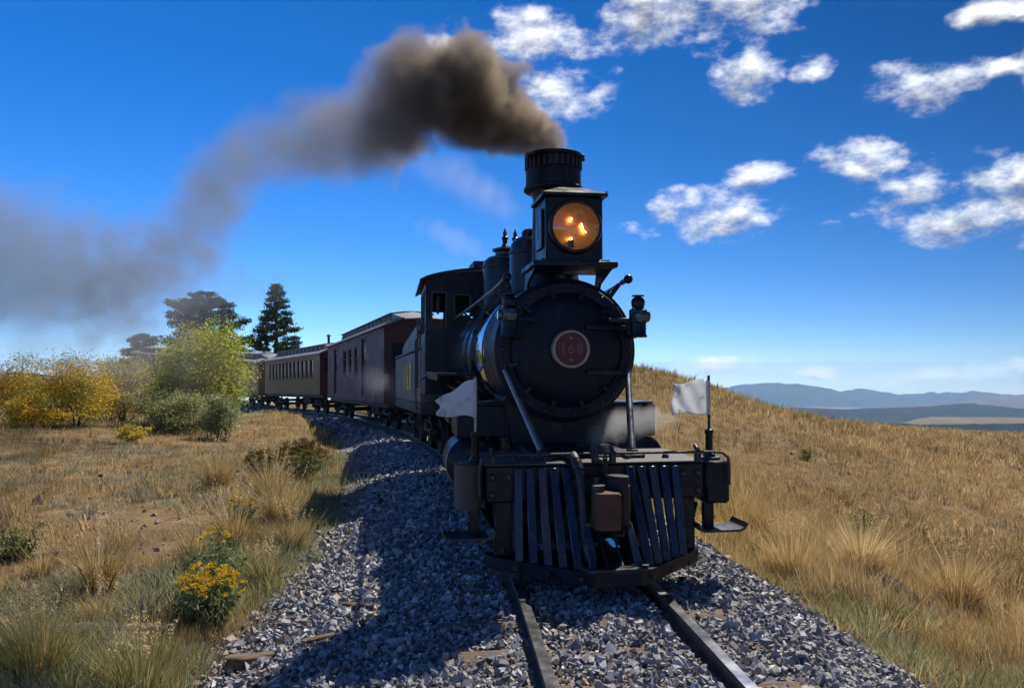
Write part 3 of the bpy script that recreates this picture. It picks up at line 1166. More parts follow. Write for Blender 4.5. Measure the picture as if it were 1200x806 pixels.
def glyphs(body, size, extrude, offset=0.0):
    cu = bpy.data.curves.new("glyph", "FONT")
    cu.body = body
    cu.size = size
    cu.extrude = extrude
    cu.offset = offset
    cu.align_x, cu.align_y = "CENTER", "CENTER"
    t = bpy.data.objects.new("glyph", cu)
    COL.objects.link(t)
    me = bpy.data.meshes.new_from_object(t.evaluated_get(bpy.context.evaluated_depsgraph_get()))
    bpy.data.objects.remove(t)
    return me


# number plate
NP = (.0, SF - .19, ZB + .005)
MB().cyl((0, SF - .19, ZB), (0, SF - .08, ZB), .06).obj("plate_boss", M_smoke, loco)
plate = MB().lathe([(.001, -.012), (.135, -.012), (.145, .0), (.145, .02)], NP, (0, 1, 0), 40).obj("number_plate", M_red, loco)
MB().lathe([(.138, -.016), (.146, -.026), (.162, -.026), (.172, -.012), (.172, .03), (.138, .03)], NP, (0, 1, 0), 48, closed=False).obj("rim", M_brass, plate)
for dz in (.095, -.095):
    MB().lathe([(.012, 0), (.012, .008), (.006, .012)], (0, NP[1] - .012, NP[2] + dz), (0, -1, 0), 8).obj("bolt", M_brass, plate)
for ch, x in (("1", -.073), ("6", .0), ("8", .076)):
    o = finish(glyphs(ch, .125, .006, .0025), "digit", M_digit, plate, 30)
    o.location = (x, NP[1] - .016, NP[2])
    o.rotation_euler = (R_(90), 0, 0)
    if ch == "1":
        MB().box((x - .004, NP[1] - .017, NP[2] - .042), (.046, .011, .009), .002).obj("digit_serif", M_digit, plate)

MB().lathe([(RB - .03, .80), (RB - .01, .82), (RB + .0, .84), (RB + .012, 1.95), (RB + .008, 1.96)], (0, SF, ZB), (0, 1, 0), 72).obj("polished_jacket_band", M_polish, loco)
MB().lathe([(RB - .002, 1.96), (RB + .015, 3.0), (RB + .05, 4.6)], (0, SF, ZB), (0, 1, 0), 64).obj("boiler_jacket", M_jacket, loco)
for y, r in ((.80, .018), (1.97, .022), (2.6, .025), (3.2, .03), (3.8, .04), (4.3, .05)):
    MB().lathe([(RB + r - .012, -.03), (RB + r, -.028), (RB + r, .028), (RB + r - .012, .03)], (0, SF + y, ZB), (0, 1, 0), 64, closed=False).obj("boiler_band", M_black, loco)
for k in range(16):        # row of rivets along the smokebox barrel joint
    a = math.pi * (.55 + k * .055)
    MB().lathe([(.014, 0), (.010, .009)], ((RB - .001) * math.cos(a), SF + .66, ZB + (RB - .001) * math.sin(a)), (math.cos(a), 0, math.sin(a)), 8).obj("rivet", M_smoke, loco)
MB().prism([(-.42, .75), (.42, .75), (.52, 1.25), (.36, 1.4), (-.36, 1.4), (-.52, 1.25)], 1.35, 2.1, "y").obj("cylinder_saddle", M_black, loco, 25)
MB().box((0, 3.6, .72), (.86, 6.6, .26), .02).obj("frame", M_black, loco)
MB().box((0, 4.9, 1.12), (1.06, 2.2, .75), .05).obj("firebox", M_black, loco)
MB().box((0, .86, .62), (.9, .12, .36), .02).obj("buffer_timber", M_black, loco)

MB().box((0, 1.25, .34), (.62, 2.0, .30), .03).box((0, 1.25, .52), (.9, .5, .14), .03).obj("truck_frame_screen", M_black, loco)  # dark box added to hide the rail's sky reflection under the engine
MB().box((0, 4.2, .38), (.70, 2.9, .36), .04).obj("ash_pan_screen", M_black, loco)  # likewise added to block the glint seen beneath
# --- headlight on its shelf
HX, HY, HZ = 0.0, .70, 2.46
hl = MB().box((HX, HY + .26, HZ + .275), (.50, .50, .55), .012).obj("headlight", M_black, loco)
MB().box((HX, HY + .25, HZ - .035), (.74, .60, .05), .008).box((HX, HY + .25, HZ - .004), (.60, .56, .02), .006).obj("shelf", M_black, hl)
rf = [(-.285, HY - .04, HZ + .55), (.285, HY - .04, HZ + .55), (.285, HY + .54, HZ + .55), (-.285, HY + .54, HZ + .55),
      (-.285, HY - .04, HZ + .575), (.285, HY - .04, HZ + .575), (.285, HY + .54, HZ + .575), (-.285, HY + .54, HZ + .575),
      (-.10, HY + .17, HZ + .665), (.10, HY + .17, HZ + .665), (.10, HY + .36, HZ + .665), (-.10, HY + .36, HZ + .665)]
MB().add(rf, [(0, 1, 5, 4), (1, 2, 6, 5), (2, 3, 7, 6), (3, 0, 4, 7), (4, 5, 9, 8), (5, 6, 10, 9), (6, 7, 11, 10), (7, 4, 8, 11), (8, 9, 10, 11), (3, 2, 1, 0)]).obj("roof", M_black, hl, 20)
for x in (-.262, .262):
    MB().box((x, HY + .24, HZ + .29), (.02, .26, .34), .006).tube([(x * 1.08, HY + .0, HZ + .55), (x * 1.08, HY + .0, HZ + .60), (x * 1.08, HY + .03, HZ + .60)], .006, 6).obj("side_panel", M_black, hl)
LC = (HX, HY, HZ + .285)
MB().lathe([(.197, .02), (.197, -.035), (.205, -.045), (.225, -.045), (.235, -.03), (.235, .02)], LC, (0, 1, 0), 48, closed=False).obj("bezel", M_black, hl)
M_refl, nt, out = material("gilded_reflector")
p = N(nt, "ShaderNodeBsdfPrincipled")
p.inputs["Base Color"].default_value = (0.58, 0.30, 0.10, 1)
p.inputs["Metallic"].default_value = .9
o_ = N(nt, "ShaderNodeTexCoord").outputs["Object"]
L(nt, mrange(nt, noise(nt, o_, 30, 5, .6), .3, .7, .32, .6), p.inputs["Roughness"])
L(nt, bump(nt, noise(nt, o_, 12, 3), .25, .02), p.inputs["Normal"])
L(nt, p.outputs[0], out.inputs[0])
# the reflector dish faces the track, standing just proud of the box front
MB().lathe([(.03, -.003), (.10, -.007), (.15, -.015), (.185, -.027), (.197, -.033)], LC, (0, 1, 0), 48).obj("reflector", M_refl, hl, 60)
M_bulb, nt, out = material("lit_lamp")
e = N(nt, "ShaderNodeEmission")
e.inputs[0].default_value = (1.0, .52, .16, 1)
e.inputs[1].default_value = 30
L(nt, e.outputs[0], out.inputs[0])
MB().ball((LC[0] - .045, LC[1] - .060, LC[2] + .055), .011).obj("bulb", M_bulb, hl)
MB().ball((LC[0] - .05, LC[1] - .066, LC[2] - .115), .011).obj("bulb", M_bulb, hl)
MB().tube([(LC[0] + .045, LC[1] - .06, LC[2] + .02), (LC[0] + .06, LC[1] - .06, LC[2] - .035), (LC[0] + .085, LC[1] - .06, LC[2] - .055)], .003, 6).obj("filament", M_bulb, hl)
MB().tube([(LC[0] - .05, LC[1] - .06, LC[2] - .185), (LC[0] - .05, LC[1] - .066, LC[2] - .125)], .026, 8).obj("lamp_socket", M_iron, hl)
M_glass, nt, out = material("headlight_glass")
tr = N(nt, "ShaderNodeBsdfTransparent")
tr.inputs[0].default_value = (1.0, .80, .55, 1)
gl = N(nt, "ShaderNodeBsdfGlossy")
gl.inputs["Roughness"].default_value = .06
gl.inputs["Color"].default_value = (1, .9, .75, 1)
mx = N(nt, "ShaderNodeMixShader")
mx.inputs[0].default_value = .08
L(nt, tr.outputs[0], mx.inputs[1])
L(nt, gl.outputs[0], mx.inputs[2])
L(nt, mx.outputs[0], out.inputs[0])
MB().lathe([(.001, -.092), (.08, -.09), (.15, -.078), (.197, -.042)], LC, (0, 1, 0), 40, closed=False).obj("lens", M_glass, hl, 60)
for sx in (-1, 1):
    MB().prism([(HY + .02, HZ - .06), (HY + .50, HZ - .06), (HY + .62, HZ - .30), (HY + .50, HZ - .32), (HY + .40, HZ - .16)], sx * .33 - .012, sx * .33 + .012, "x").obj("bracket", M_black, hl, 20)

# --- smokestack
stk = MB().lathe([(.30, 2.27), (.255, 2.36), (.215, 2.5), (.205, 2.9), (.20, 3.17), (.225, 3.23), (.272, 3.25)], (0, 1.58, 0), (0, 0, 1), 40).obj("smokestack", M_smoke, loco)
MB().lathe([(.272, 3.24), (.288, 3.25), (.288, 3.275), (.270, 3.285), (.268, 3.44), (.262, 3.45), (.262, 3.555), (.282, 3.565), (.282, 3.595), (.25, 3.60), (.2, 3.58), (.19, 3.3)],
           (0, 1.58, 0), (0, 0, 1), 48).obj("stack_cap", M_smoke, stk, 30)
for k in range(30):
    a = 2 * math.pi * k / 30
    if math.sin(a) < .35:
        MB().box((.268 * math.cos(a), 1.58 + .268 * math.sin(a), 3.503), (.022, .022, .10), .004, Matrix.Rotation(a, 3, "Z")).obj("cap_rib", M_iron, stk)
for a in (200, 340):
    a = R_(a)
    MB().box((.285 * math.cos(a), 1.58 + .285 * math.sin(a), 3.565), (.04, .05, .06), .006, Matrix.Rotation(a, 3, "Z")).obj("cap_clamp", M_iron, stk)

# --- domes
sd = MB().lathe([(.34, 2.25), (.27, 2.33), (.235, 2.42), (.232, 2.86), (.222, 2.93), (.18, 2.99), (.11, 3.025), (.10, 3.035), (.10, 3.075), (.075, 3.105), (.001, 3.115)], (0, 2.85, 0), (0, 0, 1), 40).obj("sand_dome", M_jacket, loco, 50)
MB().lathe([(.236, -.02), (.244, -.015), (.244, .015), (.236, .02)], (0, 2.85, 2.84), (0, 0, 1), 40, closed=False).obj("dome_band", M_black, sd)
MB().tube([(-.2, 2.85, 2.5), (-.42, 2.9, 2.33), (-.62, 2.95, 1.95), (-.66, 3.0, 1.5)], .025, 8).obj("sand_pipe", M_black, sd)
dm = MB().lathe([(.44, 2.24), (.36, 2.34), (.325, 2.44), (.322, 2.93), (.31, 3.0), (.25, 3.055), (.15, 3.085), (.15, 3.13), (.19, 3.15), (.19, 3.175), (.10, 3.2)], (0, 4.75, 0), (0, 0, 1), 40).obj("steam_dome", M_jacket, loco, 50)
MB().lathe([(.326, -.02), (.334, -.015), (.334, .015), (.326, .02)], (0, 4.75, 2.92), (0, 0, 1), 40, closed=False).obj("dome_band", M_black, dm)
for x in (-.02, .13):
    MB().lathe([(.05, 3.18), (.05, 3.22), (.032, 3.24), (.035, 3.30), (.045, 3.31), (.045, 3.335), (.025, 3.35), (.028, 3.40), (.012, 3.43), (.010, 3.455)],
               (x, 4.72 + .05 * (x > 0), 0), (0, 0, 1), 14).obj("safety_valve", M_black, dm)

# --- cab
CF, CB, CW = 5.62, 7.45, 1.07
roofp = [(x, 2.84 + .19 * (1 - (x / 1.15) ** 2) ** .75 if abs(x) < 1.15 else 2.84) for x in np.linspace(-1.15, 1.15, 25)]
poly = roofp + [(x, z - .04) for x, z in roofp[::-1]]
MB().prism(poly, CF - .10, CB + .55, "y").obj("cab_roof", M_black, loco, 30)
arch = [(x, min(z - .045, 3.1)) for x, z in roofp if abs(x) <= CW + .001]


def front_piece(x0, x1, z0, z1):
    return MB().box(((x0 + x1) / 2, CF, (z0 + z1) / 2), (x1 - x0, .05, z1 - z0), .004)


cfm = MB()
for sx in (-1, 1):
    for (x0, x1, z0, z1) in ((-1.07, -.985, 1.16, 2.80), (-.75, -.655, 1.16, 2.80), (-.985, -.75, 1.16, 2.12), (-.655, -.40, 1.16, 2.3), (-.985, -.75, 2.66, 2.80), (-.655, -.36, 2.63, 2.80), (-.40, -.33, 2.3, 2.80)):
        a_, b_ = (x0, x1) if sx < 0 else (-x1, -x0)
        cfm.box(((a_ + b_) / 2, CF, (z0 + z1) / 2), (b_ - a_ - .001, .05, z1 - z0), .003)
cfm.prism([(-1.06, 2.795)] + [(x, z) for x, z in arch] + [(1.06, 2.795)], CF - .024, CF + .024, "y")
cfm.box((0, CF, 2.55), (.66, .048, .5), .004)
cfm.obj("cab_front", M_black, loco, 25)
for sx in (-1, 1):
    for (x0, x1, z0, z1) in ((-.985, -.75, 2.12, 2.66), (-.655, -.40, 2.3, 2.63)):
        f = MB()
        w = .022
        a_, b_ = (x0, x1) if sx < 0 else (-x1, -x0)
        f.box((a_ + w / 2, CF - .03, (z0 + z1) / 2), (w, .02, z1 - z0), .003).box((b_ - w / 2, CF - .03, (z0 + z1) / 2), (w, .02, z1 - z0), .003)
        f.box(((a_ + b_) / 2, CF - .031, z1 - w / 2), (b_ - a_, .02, w), .003).box(((a_ + b_) / 2, CF - .031, z0 + w / 2), (b_ - a_, .02, w), .003)
        f.obj("window_frame", M_cabgreen, loco)
    # cab side: panel below, posts, header
    x = sx * (CW - .02)
    (MB().box((x, (CF + CB) / 2 + .02, 1.62), (.04, CB - CF - .04, .95), .004).box((x, CF + .09, 2.47), (.038, .12, .78), .004).box((x, CB - .06, 2.47), (.038, .1, .78), .004)
     .box((x, (CF + CB) / 2, 2.79), (.038, CB - CF - .05, .13), .004).box((x, (CF + CB) / 2 + .05, 2.43), (.03, .07, .66), .004)).obj("cab_side", M_black, loco, 25)
    MB().box((x + sx * .06, CF + .8, 2.11), (.1, .9, .03), .006).obj("arm_rest", M_brown, loco)
    MB().tube([(sx * (CW + .05), CB + .05, 1.2), (sx * (CW + .05), CB + .05, 2.4)], .016, 8).obj("grab_iron", M_iron, loco)
MB().box((0, CB, 2.66), (2.06, .04, .34), .006).box((-.52, CB + .004, 2.2), (.34, .03, .60), .006).box((.52, CB + .004, 2.2), (.34, .03, .60), .006).obj("cab_back", M_black, loco)
MB().box((0, CB - .5, 1.18), (2.0, 1.5, .05), .006).obj("cab_floor", M_black, loco)
bh = MB().lathe([(.001, 0), (.58, 0), (.60, .03), (.60, .9)], (0, CF + .25, 1.75), (0, 1, 0), 40).obj("backhead", M_cabgreen, loco)
MB().tube([(-.32, CF + .9, 2.3), (-.5, CF + .8, 2.38), (-.62, CF + .85, 2.32)], .02, 8).tube([(-.6, CF + .7, 2.2), (-.45, CF + .75, 2.5)], .014, 8).tube([(-.5, CF + .6, 2.5), (-.72, CF + .7, 2.3), (-.72, CF + .7, 2.1)], .012, 8).obj("cab_pipe", M_iron, loco)
MB().tube([(-.86, CF + .3, 2.62), (-.86, CF + .3, 2.4), (-.87, CF + .32, 2.36)], .02, 8).obj("whistle_lever", M_iron, loco)
MB().prism([(CF + .55, 3.0), (CF + .50, 3.20), (CF + 1.25, 3.22), (CF + 1.2, 3.0)], -.30, .30, "x").obj("roof_ventilator", M_deckdust, loco, 20)

# --- running boards, rails, rods
for sx in (-1, 1):
    rb = MB().box((sx * .84, 4.15, 1.47), (.42, 2.9, .03), .005).box((sx * 1.05, 4.15, 1.445), (.02, 2.9, .09), .004).obj("running_board", M_black, loco)
    MB().prism([(sx * 1.04, 1.43), (sx * 1.16, 1.37), (sx * 1.16, 1.39), (sx * 1.04, 1.46)], 5.0, 5.62, "y").obj("board_flap", M_iron, loco, 20)
    MB().tube([(sx * .55, .97, 2.335), (sx * .57, 1.7, 2.30), (sx * .61, 3.6, 2.27), (sx * .66, 5.58, 2.25)], .016, 8).obj("handrail", M_bright, loco)
    MB().ball((sx * .55, .95, 2.336), .042).tube([(sx * .55, .97, 2.335), (sx * .553, 1.15, 2.327)], .024, 10).tube([(sx * .555, 1.25, 2.322), (sx * .42, 1.25, 2.14)], .022, 8).obj("handrail_knob", M_black, loco)
    for y in (1.6, 2.9, 4.3):
        MB().tube([(sx * .46, y, ZB + .42), (sx * (.568 + .021 * (y - 1.6)), y, 2.33 - .015 * y)], .014, 6).obj("handrail_stanchion", M_black, loco)
    # marker lamp
    mx_, my, mz = sx * .565, .72, ZB + .235
    ml = MB().lathe([(.075, -.13), (.078, -.12), (.068, -.10), (.068, -.01), (.078, .0), (.078, .105), (.062, .115), (.05, .13), (.058, .15), (.06, .185), (.045, .21), (.02, .222)], (mx_, my, mz), (0, 0, 1), 20).obj("marker_lamp", M_black, loco)
    MB().lathe([(.04, .222), (.055, .226), (.055, .234), (.01, .24)], (mx_, my, mz), (0, 0, 1), 16).obj("lamp_vent", M_iron, ml)
    MB().lathe([(.055, 0), (.055, .025), (.04, .035)], (mx_, my - .065, mz + .052), (0, -1, 0), 16).obj("lens", M_chrome_glass, ml)
    MB().lathe([(.05, 0), (.05, .025), (.04, .035)], (mx_ + sx * .065, my, mz + .052), (sx, 0, 0), 16).obj("lens", M_chrome_glass, ml)
    MB().bar((sx * .55, my + .03, mz - .115), (sx * .55, SF + .05, mz - .115), .03, .04).bar((sx * .33, my + .06, mz + .02), (sx * .54, my + .03, mz + .02), .03, .035).bar((sx * .33, my + .06, mz + .02), (sx * .33, SF, mz + .02), .03, .035).obj("lamp_bracket", M_black, ml)
    # cylinder and steam chest
    cy = MB().lathe([(.001, -.06), (.13, -.055), (.2, -.03), (.245, -.0), (.25, .02), (.25, .62), (.22, .66)], (sx * .79, 1.42, .66), (0, 1, 0), 40).obj("cylinder", M_black, loco)
    MB().lathe([(.255, .015), (.262, .02), (.262, .045), (.255, .05)], (sx * .79, 1.42, .66), (0, 1, 0), 40, closed=False).obj("cylinder_rim", M_bright, cy)
    MB().box((sx * .70, 1.72, 1.045), (.50, .66, .30), .012).box((sx * .70, 1.72, 1.205), (.47, .62, .03), .006).obj("steam_chest", M_black, loco)
    for y in (2.95, 4.25, 5.5):
        dw = MB()
        dw.lathe([(.50, -.06), (.585, -.06), (.585, .05), (.605, .055), (.605, .075), (.50, .075)], (sx * .47, y, .585), (sx * -1, 0, 0), 44)
        dw.lathe([(.09, -.09), (.11, -.08), (.11, .07), (.09, .08)], (sx * .47, y, .585), (sx * -1, 0, 0), 20)
        for k in range(12):
            a = 2 * math.pi * k / 12 + .13
            dw.bar((sx * .47, y + .09 * math.cos(a), .585 + .09 * math.sin(a)), (sx * .47, y + .51 * math.cos(a), .585 + .51 * math.sin(a)), .05, .045, .008, up=(1, 0, 0))
        dw.obj("driving_wheel", M_black, loco)
    MB().bar((sx * .64, 2.95, .50), (sx * .64, 5.5, .50), .04, .09).obj("side_rod", M_bright, loco)
    MB().bar((sx * .72, 2.3, .66), (sx * .72, 4.25, .50), .045, .10).obj("main_rod", M_bright, loco)
    for y in (.62, 1.85):
        MB().lathe([(.30, -.05), (.33, -.05), (.33, .045), (.35, .05), (.35, .065), (.1, .065), (.08, .02), (.2, -.02)], (sx * .47, y, .33), (sx * -1, 0, 0), 32).obj("pilot_wheel", M_black, loco)
    MB().tube([(sx * .66, 2.3, 1.2), (sx * .72, 3.5, 1.25), (sx * .74, 5.4, 1.3)], .03, 8).tube([(sx * .60, 2.6, 1.32), (sx * .64, 5.4, 1.36)], .02, 8).obj("pipe", M_iron, loco)
    MB().box((sx * .80, 3.2, 1.05), (.24, .7, .34), .05).obj("air_tank", M_black, loco)

# --- flags on the pilot beam, each on its own staff
M_cloth, nt, out = material("white_flag_cloth")
d1 = N(nt, "ShaderNodeBsdfDiffuse")
t1 = N(nt, "ShaderNodeBsdfTranslucent")
oc = N(nt, "ShaderNodeTexCoord").outputs["Object"]
n1 = noise(nt, oc, 9, 5, .65)
cc = ramp(nt, n1, [(.30, (.30, .29, .30)), (.44, (.80, .80, .81)), (.75, (.90, .90, .91))])
wv = noise(nt, oc, 420, 2, .5)
L(nt, cc, d1.inputs[0])
L(nt, cc, t1.inputs[0])
L(nt, bump(nt, wv, .25, .003), d1.inputs["Normal"])
mx = N(nt, "ShaderNodeMixShader")
mx.inputs[0].default_value = .6
L(nt, d1.outputs[0], mx.inputs[1])
L(nt, t1.outputs[0], mx.inputs[2])
L(nt, mx.outputs[0], out.inputs[0])


def flag(x, staff_h, z_top, z_bot, length, droop, mat_staff, label, seed):
    r = random.Random(seed)
    c = loco.matrix_basis @ Vector((x, .16, .84))
    t = thing("white_flag", label, "flag", c, PHI, "flags on the pilot beam")
    MB().lathe([(.05, 0), (.045, .02), (.03, .03), (.028, .17), (.034, .18), (.034, .21), (.02, .215)], (0, 0, 0), (0, 0, 1), 14).obj("socket", M_black, t)
    MB().tube([(0, 0, .1), (0, 0, staff_h)], .011, 8).obj("staff", mat_staff, t)
    nu, nv = 22, 16
    vs, fs = [], []
    for i in range(nu):
        u = i / (nu - 1)
        for j in range(nv):
            v = j / (nv - 1)
            zt_ = z_top - droop[0] * u ** 1.3 - .012 * math.sin(u * 9 + seed)
            zb_ = z_bot - droop[1] * u + .01 * math.sin(u * 7 + seed * 2)
            z = zb_ + (zt_ - zb_) * v
            y = .030 * math.sin(u * 7.5 + v * 2.2 + seed) * u + .016 * math.sin(u * 15 - v * 6 + seed) * u
            vs.append((-.012 - length * u * (1 - .06 * math.sin(3.1 * v)) + .012 * math.sin(v * 8 + seed) * u, y, z))
    for i in range(nu - 1):
        for j in range(nv - 1):
            a = i * nv + j
            fs.append((a, a + 1, a + nv + 1, a + nv))
    o = MB().add(vs, fs).obj("cloth", M_cloth, t, 180)
    so = o.modifiers.new("thickness", "SOLIDIFY")
    so.thickness = .003
    MB().tube([(-.006, 0, z_bot - .004), (-.006, 0, z_top + .004)], .015, 8).obj("hem", M_cloth, t)
    return t


flag(-.91, .63, .61, .33, .285, (.165, -.01), M_bright, "slack white flag on its staff above the brown beam end block", 3)
flag(.963, .64, .60, .335, .31, (.03, .005), M_black, "stained white flag standing out flat on its staff above the black beam end block", 8)
# ------------------------------------------------------------------ tender and cars
M_tender = paint("tender_black", (0.035, 0.037, 0.038), .45, .1, .3, 3, (0.09, 0.08, 0.07), .35, .1)
M_gold = paint("gold_lettering", (0.80, 0.50, 0.06), .5, 0, .2, 14, (0.2, 0.12, 0.03), .2, .05)
M_coal = paint("coal", (0.012, 0.012, 0.013), .5, 0, .4, 20, (0.03, 0.03, 0.03), .3, .4)
M_maroon = paint("maroon_car_paint", (0.10, 0.034, 0.036), .6, 0, .22, 2.5, (0.12, 0.075, 0.05), .3, .06, spec=.25, streak=.35, streak_col=(0.055, 0.03, 0.03))
M_mdark = paint("maroon_trim", (0.055, 0.016, 0.02), .6, 0, .2, 4, (0.08, 0.05, 0.04), .25, .06)
M_olive = paint("ochre_car_paint", (0.21, 0.115, 0.022), .6, 0, .2, 2.5, (0.13, 0.09, 0.05), .3, .06, spec=.25, streak=.3, streak_col=(0.09, 0.06, 0.03))
M_roofgrey = paint("tarred_roof", (0.19, 0.185, 0.19), .7, .05, .3, 3, (0.10, 0.095, 0.09), .4, .15)
M_under = paint("underframe", (0.016, 0.015, 0.015), .7, 0, .4, 6, (0.06, 0.05, 0.04), .4, .2)
M_pane, nt, out = material("window_pane")
p = N(nt, "ShaderNodeBsdfPrincipled")
p.inputs["Base Color"].default_value = (0.012, 0.014, 0.017, 1)
p.inputs["Roughness"].default_value = .08
L(nt, p.outputs[0], out.inputs[0])


M_dull, nt, out = material("dull_dark_pane")  # dark and matt so these panes mirror no bright sky
p = N(nt, "ShaderNodeBsdfPrincipled")
p.inputs["Base Color"].default_value = (0.007, 0.0075, 0.009, 1)
p.inputs["Roughness"].default_value = .55
p.inputs["Specular IOR Level"].default_value = .25
L(nt, p.outputs[0], out.inputs[0])


def on_track(name, label, cat, s0, length, inset, group=None):
    a, b = trk(s0 + inset), trk(s0 + length - inset)
    d = (b - a).normalized()
    t = thing(name, label, cat, a - d * inset, 0, group)
    t.rotation_euler = (math.asin(d.z), 0, math.atan2(-d.x, d.y))
    return t


def truck(parent, y, wb=.75, r=.33):
    tr_ = MB().box((0, y, .52), (1.5, .26, .14), .02)
    for sx in (-1, 1):
        tr_.box((sx * .66, y, .42), (.09, wb * 2 + .5, .10), .012).box((sx * .66, y, .58), (.08, .9, .07), .01)
        for sy in (-1, 1):
            tr_.box((sx * .68, y + sy * wb, .36), (.15, .2, .2), .02).bar((sx * .66, y + sy * .35, .6), (sx * .66, y + sy * wb, .42), .06, .05)
    tr_ = tr_.obj("truck", M_under, parent)
    for sy in (-1, 1):
        for sx in (-1, 1):
            MB().lathe([(.08, -.08), (.12, -.04), (r - .06, -.05), (r - .05, -.07), (r, -.07), (r, .03), (r + .022, .04), (r + .022, .06), (.1, .06)], (sx * .50, y + sy * wb, r), (sx * -1, 0, 0), 28).obj("wheel", M_under, tr_)
        MB().cyl((-.66, y + sy * wb, r), (.66, y + sy * wb, r), .06).obj("axle", M_under, tr_)


# tender
TL = 5.9
td = on_track("tender", "black coal tender lettered 168 in gold behind the engine cab", "tender", 10.5, TL, 1.3)
MB().box((0, TL / 2, .86), (1.96, TL, .2), .015).obj("tender_frame", M_under, td)
MB().box((0, TL / 2, 1.46), (1.96, TL - .1, 1.0), .03).obj("tank", M_tender, td)
for sx in (-1, 1):
    MB().prism([(.35, 1.965), (3.9, 1.965), (3.9, 2.12), (3.55, 2.2), (1.1, 2.42), (.35, 2.42)], sx * .95 - .02, sx * .95 + .02, "x").obj("coal_board", M_tender, td, 25)
    MB().box((sx * .965, TL / 2, 1.985), (.06, TL - .12, .04), .012).obj("tank_lip", M_tender, td)
    MB().tube([(sx * 1.03, .1, .85), (sx * 1.06, .12, .95), (sx * 1.06, .12, 2.1), (sx * 1.0, .14, 2.2)], .018, 8).tube([(sx * 1.0, 5.7, .9), (sx * 1.04, 5.7, 1.0), (sx * 1.04, 5.7, 1.9)], .016, 8).obj("grab_iron", M_iron, td)
    MB().box((sx * .98, .35, .62), (.22, .4, .03), .006).box((sx * .98, .35, .38), (.22, .4, .03), .006).bar((sx * .98, .2, .38), (sx * .98, .2, .8), .03, .03).bar((sx * .98, .5, .38), (sx * .98, .5, .8), .03, .03).obj("step_ladder", M_iron, td)
for k in range(3):
    ch = "168"[k]
    o = finish(glyphs(ch, .78, .004, .014), "digit", M_gold, td, 30)
    o.location = (-.988, 3.15 - .62 * k, 1.44)
    o.rotation_euler = (R_(90), 0, R_(-90))
cv, cf = [], []
rr_ = random.Random(4)
mbc = MB()
for k in range(140):
    x, y = rr_.uniform(-.8, .8), rr_.uniform(.5, 3.6)
    h = 2.0 + .42 * (1 - (x / .95) ** 2) * (1 - ((y - 1.7) / 2.4) ** 2)
    mbc.box((x, y, h - .05), tuple(rr_.uniform(.12, .3) for _ in range(3)), .04, Matrix.Rotation(rr_.uniform(0, 3), 3, Vector((rr_.random(), rr_.random(), 1)).normalized()))
mbc.box((0, 2, 2.0), (1.8, 3.4, .3), .02)
o = mbc.obj("coal", M_coal, td, 20)
o["kind"] = "stuff"
MB().lathe([(.24, 1.96), (.24, 2.08), (.27, 2.08), (.27, 2.12), (.05, 2.15)], (0, 4.8, 0), (0, 0, 1), 24).obj("water_hatch", M_tender, td)
truck(td, 1.3)
truck(td, TL - 1.3)


